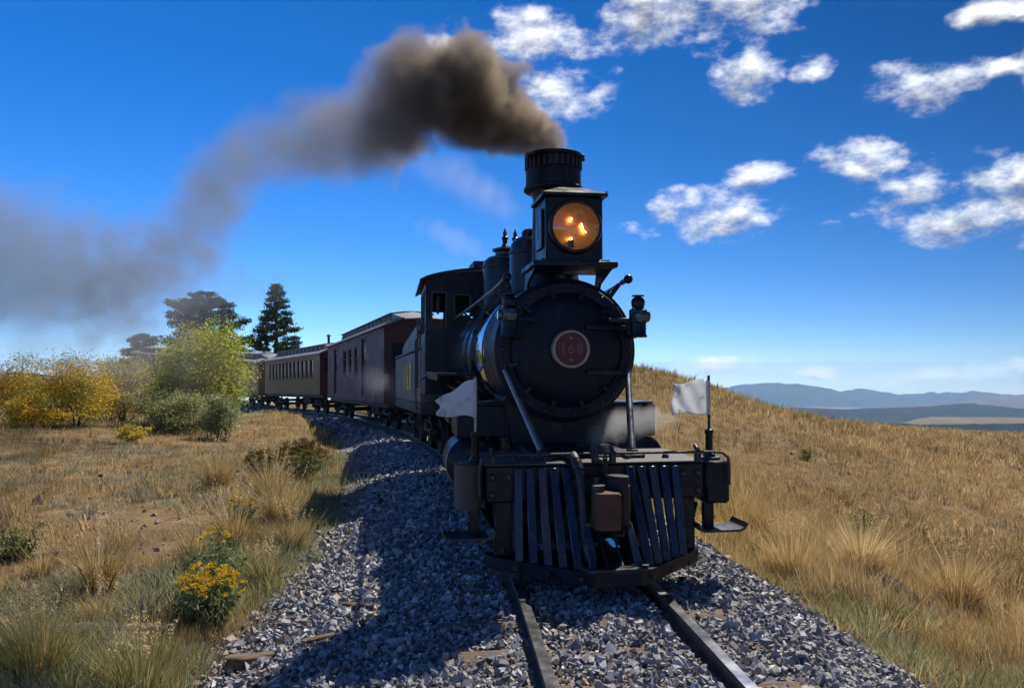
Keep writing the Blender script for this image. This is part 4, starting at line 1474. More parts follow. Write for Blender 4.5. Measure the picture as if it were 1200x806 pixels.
def rail_car(name, label, s0, length, hw, zb, ze, m_side, m_trim, openings, clere, extras, group=None, cer_n=14):
    """a clerestory-roofed wooden car; openings: (y0, y1, z0, z1, kind)"""
    t = on_track(name, label, "railway car", s0, length, 2.0, group)
    for sx in (-1, 1):
        ys = sorted({0.0, length} | {v for o in openings for v in o[:2]})
        w = MB()
        for y0, y1 in zip(ys[:-1], ys[1:]):
            op = [o for o in openings if o[0] <= y0 + 1e-6 and o[1] >= y1 - 1e-6]
            if op and sx < 0:
                o = op[0]
                if o[2] - zb > .01:
                    w.box((sx * hw, (y0 + y1) / 2, (zb + o[2]) / 2), (.05, y1 - y0, o[2] - zb), .0)
                w.box((sx * hw, (y0 + y1) / 2, (ze + o[3]) / 2), (.05, y1 - y0, ze - o[3]), .0)
            else:
                w.box((sx * hw, (y0 + y1) / 2, (zb + ze) / 2), (.05, y1 - y0, ze - zb), .0)
        w.obj("side_wall", m_side, t, 20)
        MB().box((sx * (hw + .032), length / 2, ze - .06), (.02, length - .04, .1), .004).box((sx * (hw + .032), length / 2, zb + .06), (.02, length - .04, .1), .004).obj("moulding", m_side, t)
    for (y0, y1, z0, z1, kind) in openings:
        x = -hw + .012
        yc, zc, h = (y0 + y1) / 2, (z0 + z1) / 2, z1 - z0
        fr = MB()
        e = .045
        for yy in (y0 + e / 2, y1 - e / 2):
            fr.box((x, yy, zc), (.03, e, h), .004)
        for zz in (z0 + e / 2, z1 - e / 2):
            fr.box((x + .001, yc, zz), (.03, y1 - y0, e), .004)
        if kind == "window":
            fr.box((x + .002, yc, zc + h * .12), (.028, y1 - y0, .03), .003)
        f = fr.obj(kind, m_trim, t, 25)
        if kind == "window":
            MB().box((x + .02, yc, zc), (.008, y1 - y0 - .02, h - .02), .001).obj("pane", M_pane, f)
            MB().box((-hw - .045, yc, z0 - .02), (.07, y1 - y0 + .06, .035), .005).obj("sill", m_trim, f)
        else:
            MB().box((x + .03, yc, zc), (.012, y1 - y0 - .02, h - .02), .002).obj("door_panel", M_under, f)
            MB().box((x + .015, yc, zc + h * .22), (.012, (y1 - y0) * .6, h * .36), .002).obj("pane", M_pane, f)
    for y in (.02, length - .02):
        ew = MB().box((0, y, (zb + ze) / 2 + .03), (2 * hw + .03, .05, ze - zb + .06), .006).prism([(-hw, ze), (hw, ze), (hw * .62, ze + .27), (-hw * .62, ze + .27)], y - .024, y + .024, "y").obj("end_wall", m_trim, t, 25)
        yy = y + (-.03 if y < 1 else .03)
        MB().box((0, yy, (zb + ze) / 2 - .1), (.62, .03, 1.8), .008).obj("end_door", M_mdark, ew)
        for sx in (-1, 1):
            MB().box((sx * .7, yy, zb + 1.35), (.4, .02, .7), .006).obj("end_pane", M_dull, ew)
    # roof: lower deck on each side, clerestory above
    lowp = [(hw + .12, ze - .02), (hw + .12, ze + .03), (hw * .9, ze + .15), (hw * .72, ze + .22), (hw * .60, ze + .25), (hw * .60, ze + .2), (hw * .85, ze + .09)]
    rm = MB()
    for sx in (-1, 1):
        rm.prism([(sx * a, b) for a, b in lowp], -.25, length + .25, "y")
    roof = rm.obj("roof", M_roofgrey, t, 30)
    cw = hw * .56
    c0, c1 = clere
    MB().box((0, (c0 + c1) / 2, ze + .36), (2 * cw - .04, c1 - c0, .28), .01).obj("clerestory", M_roofgrey, roof)
    n = cer_n
    step = (c1 - c0) / n
    for k in range(n):
        MB().box((-cw + .015, c0 + (k + .5) * step, ze + .37), (.02, step * .56, .19), .004).obj("clerestory_window", M_dull, roof)
    topp = [(-cw - .08, ze + .49), (-cw - .08, ze + .515), (-cw * .5, ze + .57), (0, ze + .59), (cw * .5, ze + .57), (cw + .08, ze + .515), (cw + .08, ze + .49)]
    cr = MB().prism(topp, c0 - .08, c1 + .08, "y")
    # the clerestory slopes down to the car ends
    for (ya, yb) in ((c0, -.22), (c1, length + .22)):
        vs = [(-cw, ya, ze + .50), (cw, ya, ze + .50), (0, ya, ze + .585), (-cw * .9, yb, ze + .22), (cw * .9, yb, ze + .22), (0, yb, ze + .27), (-cw, ya, ze + .2), (cw, ya, ze + .2)]
        cr.add(vs, [(0, 2, 5, 3), (2, 1, 4, 5), (0, 3, 6), (1, 7, 4), (3, 5, 4), (6, 3, 4, 7), (0, 6, 7, 1, 2)])
    cr.obj("clerestory_roof", M_roofgrey, roof, 30)
    for (y, h) in extras:
        MB().cyl((-.25, y, ze + .5), (-.25, y, ze + .5 + h), .06).lathe([(.12, 0), (.12, .03), (.02, .09)], (-.25, y, ze + .5 + h), (0, 0, 1), 12).obj("stove_pipe", M_under, roof)
    MB().box((0, length / 2, zb - .06), (2 * hw - .2, length, .16), .01).obj("underframe", M_under, t)
    for sx in (-1, 1):
        MB().tube([(sx * .8, 2.4, zb - .1), (sx * .8, 4.2, zb - .46), (sx * .8, length - 4.2, zb - .46), (sx * .8, length - 2.4, zb - .1)], .018, 6).obj("truss_rod", M_under, t)
    MB().box((.1, length * .45, zb - .32), (.9, 1.4, .36), .03).obj("battery_box", M_under, t)
    truck(t, 1.9)
    truck(t, length - 1.9)
    return t


BL = 12.6
bop = [(BL * .225, BL * .305, .95, 2.84, "door")] + [(BL * u, BL * (u + .062), 1.72, 2.62, "window") for u in (.36, .465, .57)] + [(BL * .76, BL * .84, .95, 2.80, "door")]
bag = rail_car("baggage_car", "maroon wooden baggage car with three small windows coupled behind the black tender", 18.6, BL, 1.1, .78, 2.95, M_maroon, M_mdark, bop, (1.4, BL - .9), [])
M_text = M_gold
CL = 11.6
cop = [(1.15 + k * .80, 1.15 + k * .80 + .52, 1.72, 2.56, "window") for k in range(12)]
c1 = rail_car("passenger_coach", "ochre wooden coach with a row of twelve windows coupled behind the maroon baggage car", 33.0, CL, 1.1, .88, 2.75, M_olive, M_mdark, cop, (1.1, CL - 1.1), [(1.6, .42)], "passenger coaches", 12)
c2 = copy_tree(c1)
c3 = copy_tree(c1)
for c, s0, lab in ((c2, 46.2, "ochre wooden coach beside the tall green willow, second behind the baggage car"), (c3, 59.4, "grey-roofed ochre coach half hidden behind the yellow bushes, last of the train")):
    a, b = trk(s0 + 2), trk(s0 + CL - 2)
    d = (b - a).normalized()
    c.location = a - d * 2
    c.rotation_euler = (math.asin(d.z), 0, math.atan2(-d.x, d.y))
    c["label"] = lab
# ------------------------------------------------------------------ vegetation
M_grass = foliage_mat("dry_grass_blade", .42, .55)
M_leaf = foliage_mat("leaf", .62, .5)
M_needle = foliage_mat("pine_needle", .25, .6)
M_flower = foliage_mat("flower_head", .3, .7)
M_bark = paint("bark", (0.09, 0.07, 0.055), .9, 0, .4, 9, (0.16, 0.14, 0.12), .3, .6)
M_twig = paint("grey_twig", (0.20, 0.18, 0.16), .85, 0, .3, 20, (0.1, 0.08, 0.07), .3, .2)


def blades(base, h, lean, width, tint):
    """bent grass blades: base (n,3), height, lean vector (n,2), width, tint (n,3)"""
    n = len(base)
    a = rng.uniform(0, math.pi, n)
    sx, sy = np.cos(a) * width / 2, np.sin(a) * width / 2
    v = np.zeros((n, 5, 3))
    v[:, 0] = base + np.stack([sx, sy, np.zeros(n)], 1)
    v[:, 1] = base - np.stack([sx, sy, np.zeros(n)], 1)
    mid = base + np.stack([lean[:, 0] * .35, lean[:, 1] * .35, h * .58], 1)
    v[:, 2] = mid + np.stack([sx, sy, np.zeros(n)], 1) * .75
    v[:, 3] = mid - np.stack([sx, sy, np.zeros(n)], 1) * .75
    v[:, 4] = base + np.stack([lean[:, 0], lean[:, 1], h], 1)
    k = (np.arange(n) * 5)[:, None]
    q = k + np.array([[0, 1, 3, 2]])
    t = k + np.array([[2, 3, 4]])
    return v.reshape(-1, 3), q, t, np.repeat(tint, 5, 0)


class Batch:
    def __init__(self):
        self.v, self.q, self.t, self.c, self.n = [], [], [], [], 0

    def add(self, v, q, t, c):
        self.v.append(v)
        self.q.append(q + self.n if len(q) else np.zeros((0, 4), int))
        self.t.append(t + self.n if len(t) else np.zeros((0, 3), int))
        self.c.append(c)
        self.n += len(v)

    def obj(self, name, mat, parent=None):
        return np_mesh(name, np.concatenate(self.v), np.concatenate(self.q), np.concatenate(self.t), np.concatenate(self.c), mat, parent)


def tufts(batch, x, y, nb, height, spread, width, lean, tints, tvar=.25, z=None):
    """x, y: tuft centres; nb blades each; tints (k,3) per tuft"""
    n = len(x)
    if n == 0:
        return
    X = np.repeat(x, nb)
    Y = np.repeat(y, nb)
    H = np.repeat(height, nb) * rng.uniform(.45, 1.1, n * nb)
    S = np.repeat(spread, nb)
    a = rng.uniform(0, 2 * math.pi, n * nb)
    r = S * np.sqrt(rng.random(n * nb))
    bx, by = X + np.cos(a) * r, Y + np.sin(a) * r
    bz = (np.repeat(ground_z(x, y), nb) if z is None else np.repeat(z, nb)) - .02
    out = lean * H * rng.uniform(.3, 1.1, n * nb)
    wind = np.repeat(rng.normal(0, .10, (n, 2)), nb, 0) * H[:, None] + np.array([-.05, -.03]) * H[:, None]
    ln = np.stack([np.cos(a) * out, np.sin(a) * out], 1) * (r / np.maximum(S, 1e-6) + .25)[:, None] + wind
    c = np.repeat(tints, nb, 0) * rng.uniform(1 - tvar, 1 + tvar, (n * nb, 1))
    batch.add(*blades(np.stack([bx, by, bz], 1), H, ln, np.repeat(width, nb) if np.ndim(width) else np.full(n * nb, width), c))


STRAW = np.array([(0.51, 0.375, 0.165), (0.42, 0.295, 0.125), (0.58, 0.45, 0.23), (0.35, 0.235, 0.10), (0.32, 0.265, 0.115)])
GREEN = np.array([(0.20, 0.23, 0.08), (0.26, 0.27, 0.12), (0.15, 0.19, 0.07)])
SAGE = np.array([(0.26, 0.29, 0.20), (0.19, 0.22, 0.14), (0.33, 0.34, 0.26)])


def pick(pal, n):
    return pal[rng.integers(0, len(pal), n)] * rng.uniform(.8, 1.2, (n, 1))


def scatter(n, r0, r1, a0, a1, right):
    """points in a fan in front of the camera, off the track bed, denser close by"""
    u = rng.random(n * 3)
    r = r0 * (r1 / r0) ** u
    th = rng.uniform(a0, a1, n * 3)
    x, y = r * np.sin(th), r * np.cos(th)
    s, d = to_track(x, y)
    ok = (d > edge_right(s) + .2) if right else (d < .12 - edge_left(s))
    return x[ok][:n], y[ok][:n]


grass = Batch()


def patchy(x, y, sc_, seed, cut):
    return fbm(x * sc_, y * sc_, 3, seed) > cut


# near, middle and far grass on both sides of the line
for right in (False, True):
    a0, a1 = (R_(-47), R_(10)) if not right else (R_(-4), R_(47))
    for (n, r0, r1, nb, h0, h1, sp, wd, seed) in ((8000, 3.0, 9, 13, .04, .14, .07, .004, 1), (9500, 8, 22, 9, .05, .15, .11, .007, 2), (8000, 20, 60, 6, .07, .20, .25, .018, 3), (4000, 55, 120, 5, .10, .25, .5, .045, 4)):
        if not right and r0 > 50:
            continue
        x, y = scatter(int(n * (1.7 if right else 1)), r0, r1, a0, a1, right)
        k = patchy(x, y, .8, seed + 10 * right, .455 - .165 * right)
        x, y = x[k], y[k]
        s, d = to_track(x, y)
        tall = np.clip(1.25 - np.abs(np.abs(d) - 2.9) / 1.6, .0, 1) * 1.1 if right else np.clip(1.0 - np.abs(np.abs(d) - 3.0) / 1.0, 0, 1) * .5
        tall = tall * np.where(right & (y < 7), .45, 1)
        H = rng.uniform(h0, h1, len(x)) * (1 + 1.0 * tall) * (.55 + .9 * fbm(x * .3, y * .3, 2, 31))
        tufts(grass, x, y, nb, H, np.full(len(x), sp), np.full(len(x), wd), .55, pick(STRAW, len(x)) * (.62 + .76 * fbm(x * .4, y * .4, 3, 61))[:, None])
# scattered clumps give the slopes their grain: straw, russet, olive and dark seed heads
MIXED = np.concatenate([STRAW, STRAW, np.array([(0.20, 0.12, 0.05), (0.13, 0.085, 0.045), (0.19, 0.19, 0.09), (0.27, 0.16, 0.06)])])
for right in (False, True):
    a0, a1 = (R_(-47), R_(10)) if not right else (R_(-4), R_(47))
    for (n, r0, r1, nb, h0, h1, sp, wd) in ((700, 4, 12, 16, .08, .22, .05, .005), (2400, 9, 30, 11, .10, .30, .09, .010), (3200, 25, 80, 8, .16, .40, .2, .028)):
        x, y = scatter(int(n * (1.9 if right else 1.2)), r0, r1, a0, a1, right)
        k = patchy(x, y, .25, 41 + right, .38 - .20 * right)
        if not right:
            k &= y < 19
        x, y = x[k], y[k]
        H = rng.uniform(h0, h1, len(x)) * (1 if right else .7)
        tufts(grass, x, y, nb, H, np.full(len(x), sp), np.full(len(x), wd), .7, pick(MIXED, len(x)) * (.62 + .76 * fbm(x * .4, y * .4, 3, 61))[:, None])
# the thick golden fringe along the hillside edge of the ballast
x, y = scatter(2400, 4.5, 26, R_(5), R_(44), True)
s, d = to_track(x, y)
k = (d > 2.3) & (d < 4.6) & (rng.random(len(x)) < np.exp(-((d - 3.1) / .7) ** 2) * np.where(y < 6.6, .10, 1)) & patchy(x, y, 1.1, 77, .46)
tufts(grass, x[k], y[k], 40, rng.uniform(.34, .62, k.sum()), np.full(k.sum(), .10), np.full(k.sum(), .005), .38, pick(STRAW[:3], k.sum()))
o = grass.obj("dry_grass", M_grass)
tag(o, "dry golden grass covering the meadow and the hillside", "grass", kind="stuff")

# low weeds and sage at the foot of the ballast
weeds = Batch()
x, y = scatter(5200, 3.2, 18, R_(-46), R_(4), False)
s, d = to_track(x, y)
k = (d > -3.6) & (rng.random(len(x)) < np.exp(-((d + edge_left(s) + .35) / .45) ** 2)) & patchy(x, y, .9, 5, .34)
tufts(weeds, x[k], y[k], 26, rng.uniform(.10, .30, k.sum()), np.full(k.sum(), .10), np.full(k.sum(), .007), .6, pick(np.concatenate([SAGE * np.array([1.1, 1.08, .9]), GREEN[1:2] * 1.2, STRAW[4:5]]), k.sum()))
x, y = scatter(6400, 4.0, 14, R_(10), R_(44), True)
s, d = to_track(x, y)
k = (d > 1.95) & (d < 3.4) & (rng.random(len(x)) < np.exp(-((d - 2.5) / .45) ** 2)) & patchy(x, y, .9, 6, .36)
tufts(weeds, x[k], y[k], 24, rng.uniform(.08, .24, k.sum()) * np.where(y[k] < 7.5, 1.5, 1), np.full(k.sum(), .11), np.full(k.sum(), .009), .7, pick(np.concatenate([SAGE * np.array([1.15, 1.1, .85]), STRAW[[2, 4]], GREEN[1:2] * 1.3]), k.sum()))
x, y = scatter(3000, 4, 40, R_(-46), R_(4), False)
k = patchy(x, y, .5, 8, .46)
tufts(weeds, x[k], y[k], 18, rng.uniform(.06, .16, k.sum()), np.full(k.sum(), .13), np.full(k.sum(), .012), .8, pick(SAGE, k.sum()))
o = weeds.obj("sage_weeds", M_grass)
tag(o, "low grey-green weeds at the foot of the ballast and in the meadow", "weeds", kind="stuff")

# loose stones and litter on the bare soil
x = np.concatenate([scatter(900, 3.4, 12, R_(-46), R_(0), False)[0], ])
xs, ys = scatter(1100, 3.6, 14, R_(-46), R_(2), False)
xr, yr = scatter(1300, 4, 20, R_(8), R_(46), True)
xs, ys = np.concatenate([xs, xr]), np.concatenate([ys, yr])
n = len(xs)
rad = .014 * rng.lognormal(0, .55, n)
V = np.einsum("nij,nkj->nki", rand_rot(n), SHA[rng.integers(0, len(SHAPES), n)] * rad[:, None, None]) + np.stack([xs, ys, ground_z(xs, ys) + rad * .2], 1)[:, None]
T = (ICO_F[None] + (np.arange(n) * 8)[:, None, None]).reshape(-1, 3)
pc = np.array([(0.22, 0.17, 0.14), (0.15, 0.12, 0.10), (0.32, 0.28, 0.25), (0.25, 0.15, 0.11)])
o = np_mesh("pebbles", V.reshape(-1, 3), tris=T, tint=np.repeat(pick(pc, n), 8, 0), mat=M_stone)
tag(o, "scattered small stones on the bare soil between the grass", "pebbles", kind="stuff")


def leaves(c, size, tint, flat=.0):
    """small folded leaf faces at centres c"""
    n = len(c)
    d = rng.normal(size=(n, 3))
    d[:, 2] *= (1 - flat)
    d /= np.linalg.norm(d, axis=1)[:, None]
    e = np.cross(d, rng.normal(size=(n, 3)))
    e /= np.linalg.norm(e, axis=1)[:, None]
    s = size[:, None] if np.ndim(size) else size
    v = np.stack([c - d * s, c + e * s * .45, c + d * s, c - e * s * .45], 1)
    q = (np.arange(n) * 4)[:, None] + np.arange(4)[None]
    return v.reshape(-1, 3), q, np.zeros((0, 3), int), np.repeat(tint, 4, 0)


def lobes(n, w, dpt, h, z0, lump=.35, top=1.0):
    """clump centres through an uneven dome"""
    p = rng.normal(size=(n, 3))
    p /= np.linalg.norm(p, axis=1)[:, None]
    r = rng.random(n) ** .45
    r *= 1 + rng.uniform(-lump, lump, n)
    p = p * r[:, None]
    return np.stack([p[:, 0] * w / 2, p[:, 1] * dpt / 2, z0 + h * (.5 + .5 * p[:, 2] * top)], 1)


def bush(name, label, cat, x, y, w, h, pal, n_clump, per, leaf, group=None, z0=.05, stems=7, fuzz=.16, lump=.3, sprigs=0):
    z = gz(x, y)
    per, leaf = int(per * 1.6), leaf * .76
    t = thing(name, label, cat, (x, y, z - .03), rng.uniform(0, 6), group)
    cl = lobes(n_clump, w, w * .9, h * (1 - z0), h * z0, lump)
    tone = rng.uniform(.75, 1.25, n_clump)
    hue = rng.integers(0, len(pal), n_clump)
    pts = np.repeat(cl, per, 0) + rng.normal(size=(n_clump * per, 3)) * np.array([fuzz * w, fuzz * w, fuzz * h * .8]) * .5
    pts[:, 2] = np.abs(pts[:, 2])
    tint = pal[np.repeat(hue, per)] * (np.repeat(tone, per) * rng.uniform(.75, 1.25, n_clump * per))[:, None]
    b = Batch()
    b.add(*leaves(pts, leaf * rng.uniform(.6, 1.3, len(pts)), tint))
    if sprigs:      # upright shoots breaking the outline
        k = rng.integers(0, n_clump, sprigs)
        for i in k:
            m_ = 14
            up = np.linspace(0, rng.uniform(.12, .3) * h, m_)
            q = cl[i] + np.stack([up * rng.normal(0, .25), up * rng.normal(0, .25), up], 1) + rng.normal(size=(m_, 3)) * leaf * .7
            b.add(*leaves(q, leaf * rng.uniform(.6, 1.1, m_), np.tile(pal[hue[i]] * tone[i], (m_, 1))))
    b.obj("foliage", M_leaf, t)
    for i in range(stems):
        c = cl[rng.integers(0, n_clump)] * np.array([.8, .8, .85])
        r0 = max(.004, .012 * h)
        MB().tube([(c[0] * .12, c[1] * .12, 0), (c[0] * .45 + .02 * w, c[1] * .45, c[2] * .5), tuple(c)], [r0, r0 * .7, r0 * .35], 5).obj("stem", M_bark, t)
    return t


YEL = np.array([(0.76, 0.46, 0.04), (0.66, 0.46, 0.05), (0.52, 0.44, 0.08), (0.34, 0.35, 0.09)])
YGR = np.array([(0.44, 0.46, 0.08), (0.33, 0.41, 0.09), (0.21, 0.31, 0.08), (0.54, 0.47, 0.08)])
OLV = np.array([(0.38, 0.32, 0.10), (0.48, 0.36, 0.09), (0.29, 0.27, 0.09)])
GRY = np.array([(0.27, 0.32, 0.16), (0.34, 0.37, 0.20), (0.20, 0.25, 0.12), (0.38, 0.36, 0.14)])
GB = "autumn shrubs beyond the meadow"
bush("yellow_shrub", "bright golden-yellow shrub, fullest and brightest of the meadow shrubs", "shrub", -11.3, 20.0, 2.1, 1.75, YEL, 150, 70, .040, GB, sprigs=40)
bush("yellow_shrub", "low golden-yellow shrub spilling in front of the brightest yellow shrub", "shrub", -11.7, 18.9, 1.5, .85, YEL, 90, 60, .036, GB, sprigs=20)
bush("yellow_shrub", "tawny yellow shrub at the outer end of the shrub row", "shrub", -13.2, 20.4, 1.8, 1.75, np.concatenate([OLV, YEL]), 120, 60, .040, GB, sprigs=40)
bush("grey_green_shrub", "grey-green shrub at the foot of the tawny outer shrub", "shrub", -12.9, 18.6, 1.0, .85, GRY, 70, 50, .035, GB, sprigs=10)
bush("olive_shrub", "dull olive shrub veiled in smoke between the yellow shrub and the willow", "shrub", -11.8, 23.4, 1.9, 2.0, OLV, 130, 60, .045, GB, sprigs=50)
bush("olive_shrub", "low dull olive shrub close behind the pale green shrub", "shrub", -10.3, 22.6, 1.9, 1.3, np.concatenate([OLV, GRY]), 110, 60, .045, GB, sprigs=30)
bush("willow", "tall yellow-green willow standing in front of the coaches", "tree", -8.85, 22.0, 2.45, 2.85, YGR, 300, 85, .044, None, z0=.08, stems=12, sprigs=60)
bush("willow_shrub", "olive side growth joined to the tall willow's outer flank", "shrub", -9.7, 22.2, 1.2, 1.55, np.concatenate([YGR, OLV]), 100, 60, .044, GB, sprigs=30)
bush("grey_green_shrub", "broad pale green shrub with a few yellowed leaves before the willow", "shrub", -8.75, 19.9, 1.85, 1.15, GRY, 130, 70, .036, GB, sprigs=30)
bush("grey_green_shrub", "compact silvery green shrub at the willow's trackside foot", "shrub", -7.3, 19.2, 1.0, 1.15, GRY[:3], 90, 70, .034, GB, sprigs=20)
bush("yellow_shrub", "tiny yellow-green shrub alone in the grass before the shrub row", "shrub", -8.4, 17.0, .62, .42, YEL[1:], 40, 40, .03, GB, sprigs=12)
bush("olive_shrub", "distant thin olive shrub behind the shrub row", "shrub", -13.6, 26.0, 2.6, 2.0, OLV, 110, 50, .05, GB, sprigs=60)


def pine(label, x, y, h, w, shape, seed):
    global rng
    rng_keep, rng = rng, np.random.default_rng(seed)
    z = gz(x, y)
    t = thing("pine_tree", label, "tree", (x, y, z - .1), 0, "pines behind the train")
    MB().tube([(0, 0, 0), (.05, 0, h * .5), (0, .05, h * .96)], [h * .022, h * .015, h * .004], 9).obj("trunk", M_bark, t)
    b = Batch()
    br = MB()
    nb = 74 if shape == "cone" else 110
    for k in range(nb):
        u = k / (nb - 1)
        zz = h * (.16 + .83 * u)
        if shape == "cone":
            rr = w / 2 * (1 - u) ** .62 * rng.uniform(.72, 1.12) + .12
        else:
            rr = w / 2 * math.sqrt(max(0, 1 - (2 * u - .78) ** 2 / 1.55)) * rng.uniform(.7, 1.12)
        a = k * 2.4 + rng.uniform(-.5, .5)
        tip = np.array([rr * math.cos(a), rr * math.sin(a), zz + rr * (.10 if shape == "cone" else .25) * rng.uniform(-.6, 1.2)])
        root = np.array([0, 0, zz - rr * .1])
        br.tube([tuple(root), tuple((root + tip) / 2 + np.array([0, 0, -.03 * rr])), tuple(tip)], [.035, .022, .008], 4)
        m_ = max(5, int(rr * 8))
        f = rng.uniform(.28, 1.03, m_) ** .8
        cl = root + np.outer(f, tip - root) + rng.normal(size=(m_, 3)) * np.array([.16, .16, .10]) * (rr * .28 + .15)
        tone = rng.uniform(.6, 1.35, m_)
        per = 26
        pts = np.repeat(cl, per, 0) + rng.normal(size=(m_ * per, 3)) * np.array([.20, .20, .12])
        pal = np.array([(0.06, 0.10, 0.04), (0.08, 0.12, 0.045), (0.045, 0.075, 0.035)])
        tint = pal[rng.integers(0, 3, m_ * per)] * np.repeat(tone, per)[:, None]
        b.add(*leaves(pts, .13 * rng.uniform(.6, 1.3, len(pts)), tint))
    br.obj("branch", M_bark, t)
    b.obj("crown", M_needle, t)
    rng = rng_keep
    return t


pine("tall pointed dark green pine rising above the coach roofs", -24.6, 80, 13.2, 6.6, "cone", 1)
pine("broad round-crowned pine directly behind the willow", -33.6, 84, 13.4, 9.8, "round", 2)
pine("small distant round-crowned pine beyond the coach roof at the shrub row", -48.0, 100, 14.5, 6.5, "round", 3)


# ------------------------------------------------------------------ single plants in the foreground
def rabbitbrush(label, x, y, w, h, nst, flowers, stem_pal, flower_pal, fl=.012):
    z = gz(x, y)
    t = thing("rabbitbrush", label, "shrub", (x, y, z - .02), 0, "rabbitbrush beside the line")
    b, f = Batch(), Batch()
    a = rng.uniform(0, 2 * math.pi, nst)
    r = np.sqrt(rng.random(nst)) * w / 2
    tips = np.stack([np.cos(a) * r, np.sin(a) * r, h * (1 - .45 * (2 * r / w) ** 2) * rng.uniform(.7, 1.08, nst)], 1)
    base = np.stack([np.cos(a) * r * .18, np.sin(a) * r * .18, np.zeros(nst)], 1)
    v, q, tt, c = blades(base, tips[:, 2], tips[:, :2] - base[:, :2], np.full(nst, .005), pick(stem_pal, nst))
    b.add(v, q, tt, c)
    m_ = 16
    u = rng.uniform(.25, 1, (nst, m_))
    pts = (base[:, None] + (tips - base)[:, None] * u[..., None]).reshape(-1, 3) + rng.normal(size=(nst * m_, 3)) * .012
    b.add(*leaves(pts, .017 * rng.uniform(.6, 1.5, len(pts)), pick(stem_pal, len(pts))))
    b.obj("foliage", M_leaf, t)
    if flowers:
        top = tips[np.argsort(-tips[:, 2] + rng.normal(0, .06 * h, nst))[:flowers]]
        per = 46
        pts = np.repeat(top, per, 0) + rng.normal(size=(len(top) * per, 3)) * np.array([.013, .013, .008]) * (fl / .012)
        f.add(*leaves(pts, fl * .75 * rng.uniform(.6, 1.3, len(pts)), pick(flower_pal, len(pts))))
        f.obj("flower_heads", M_flower, t)["kind"] = "stuff"
    return t


FY = np.array([(0.80, 0.52, 0.02), (0.70, 0.47, 0.03), (0.60, 0.43, 0.05)])
SG = np.array([(0.15, 0.20, 0.085), (0.20, 0.235, 0.12), (0.12, 0.165, 0.075)])
rabbitbrush("rounded green rabbitbrush thick with yellow flowers at the ballast edge", -2.2, 5.6, .54, .46, 150, 80, SG, FY)
rabbitbrush("taller sparse rabbitbrush with few flowers just behind the thickly flowered one", -2.4, 6.25, .5, .52, 80, 9, SG, FY)
rabbitbrush("small yellow-topped rabbitbrush among tall straw grass", -2.95, 8.4, .36, .40, 60, 30, SG, FY)
rabbitbrush("low pale green rabbitbrush alone in the bare meadow", -4.55, 7.1, .50, .32, 90, 30, np.array([(0.17, 0.19, 0.08), (0.22, 0.22, 0.10)]), np.array([(0.32, 0.30, 0.10), (0.40, 0.33, 0.08)]), .009)
OB = np.array([(0.20, 0.14, 0.035), (0.27, 0.18, 0.04), (0.14, 0.11, 0.04)])
rabbitbrush("olive-brown domed rabbitbrush gone to seed beside the ballast", -3.35, 12.3, .95, .62, 190, 120, SG * .9, OB, .02)
rabbitbrush("smaller olive-brown rabbitbrush beside the domed one gone to seed", -3.95, 12.1, .55, .46, 110, 60, SG * .9, OB, .02)
rabbitbrush("small yellow-green rabbitbrush halfway up the hillside", 6.1, 16.0, .4, .24, 60, 30, GREEN * 1.4, np.array([(0.35, 0.28, 0.06)]), .014)
rabbitbrush("yellowish rabbitbrush on the hillside above the golden fringe", 4.6, 10.2, .4, .28, 70, 26, GREEN * 1.4, np.array([(0.32, 0.25, 0.06)]), .014)


def bunchgrass(label, x, y, h, w, nb, pal):
    z = gz(x, y)
    t = thing("bunchgrass", label, "grass tuft", (x, y, z - .02), 0, "tall bunchgrass tufts")
    b = Batch()
    tufts(b, np.array([0.0]), np.array([0.0]), nb, np.array([h]), np.array([w * .35]), np.array([.0055]), .62, pal[:1], .35, z=np.array([0.0]))
    tufts(b, np.array([0.0]), np.array([0.0]), nb // 2, np.array([h * .8]), np.array([w * .45]), np.array([.006]), .9, pal[1:2], .35, z=np.array([0.0]))
    b.obj("blades", M_grass, t)
    s = Batch()
    k = nb // 16
    a = rng.uniform(0, 2 * math.pi, k)
    r = rng.uniform(.05, .5, k) * h
    tip = np.stack([np.cos(a) * r, np.sin(a) * r, h * rng.uniform(1.0, 1.3, k)], 1)
    v, q, tt, c = blades(np.stack([np.cos(a) * w * .1, np.sin(a) * w * .1, np.zeros(k)], 1), tip[:, 2], tip[:, :2], np.full(k, .004), np.tile(STRAW[2] * 1.05, (k, 1)))
    s.add(v, q, tt, c)
    u = rng.uniform(.72, 1, (k, 14))
    pts = (np.array([0, 0, 0]) + tip[:, None] * u[..., None]).reshape(-1, 3) + rng.normal(size=(k * 14, 3)) * .006
    s.add(*leaves(pts, np.full(len(pts), .011), np.tile(STRAW[2] * 1.1, (len(pts), 1))))
    s.obj("seed_heads", M_grass, t)
    return t


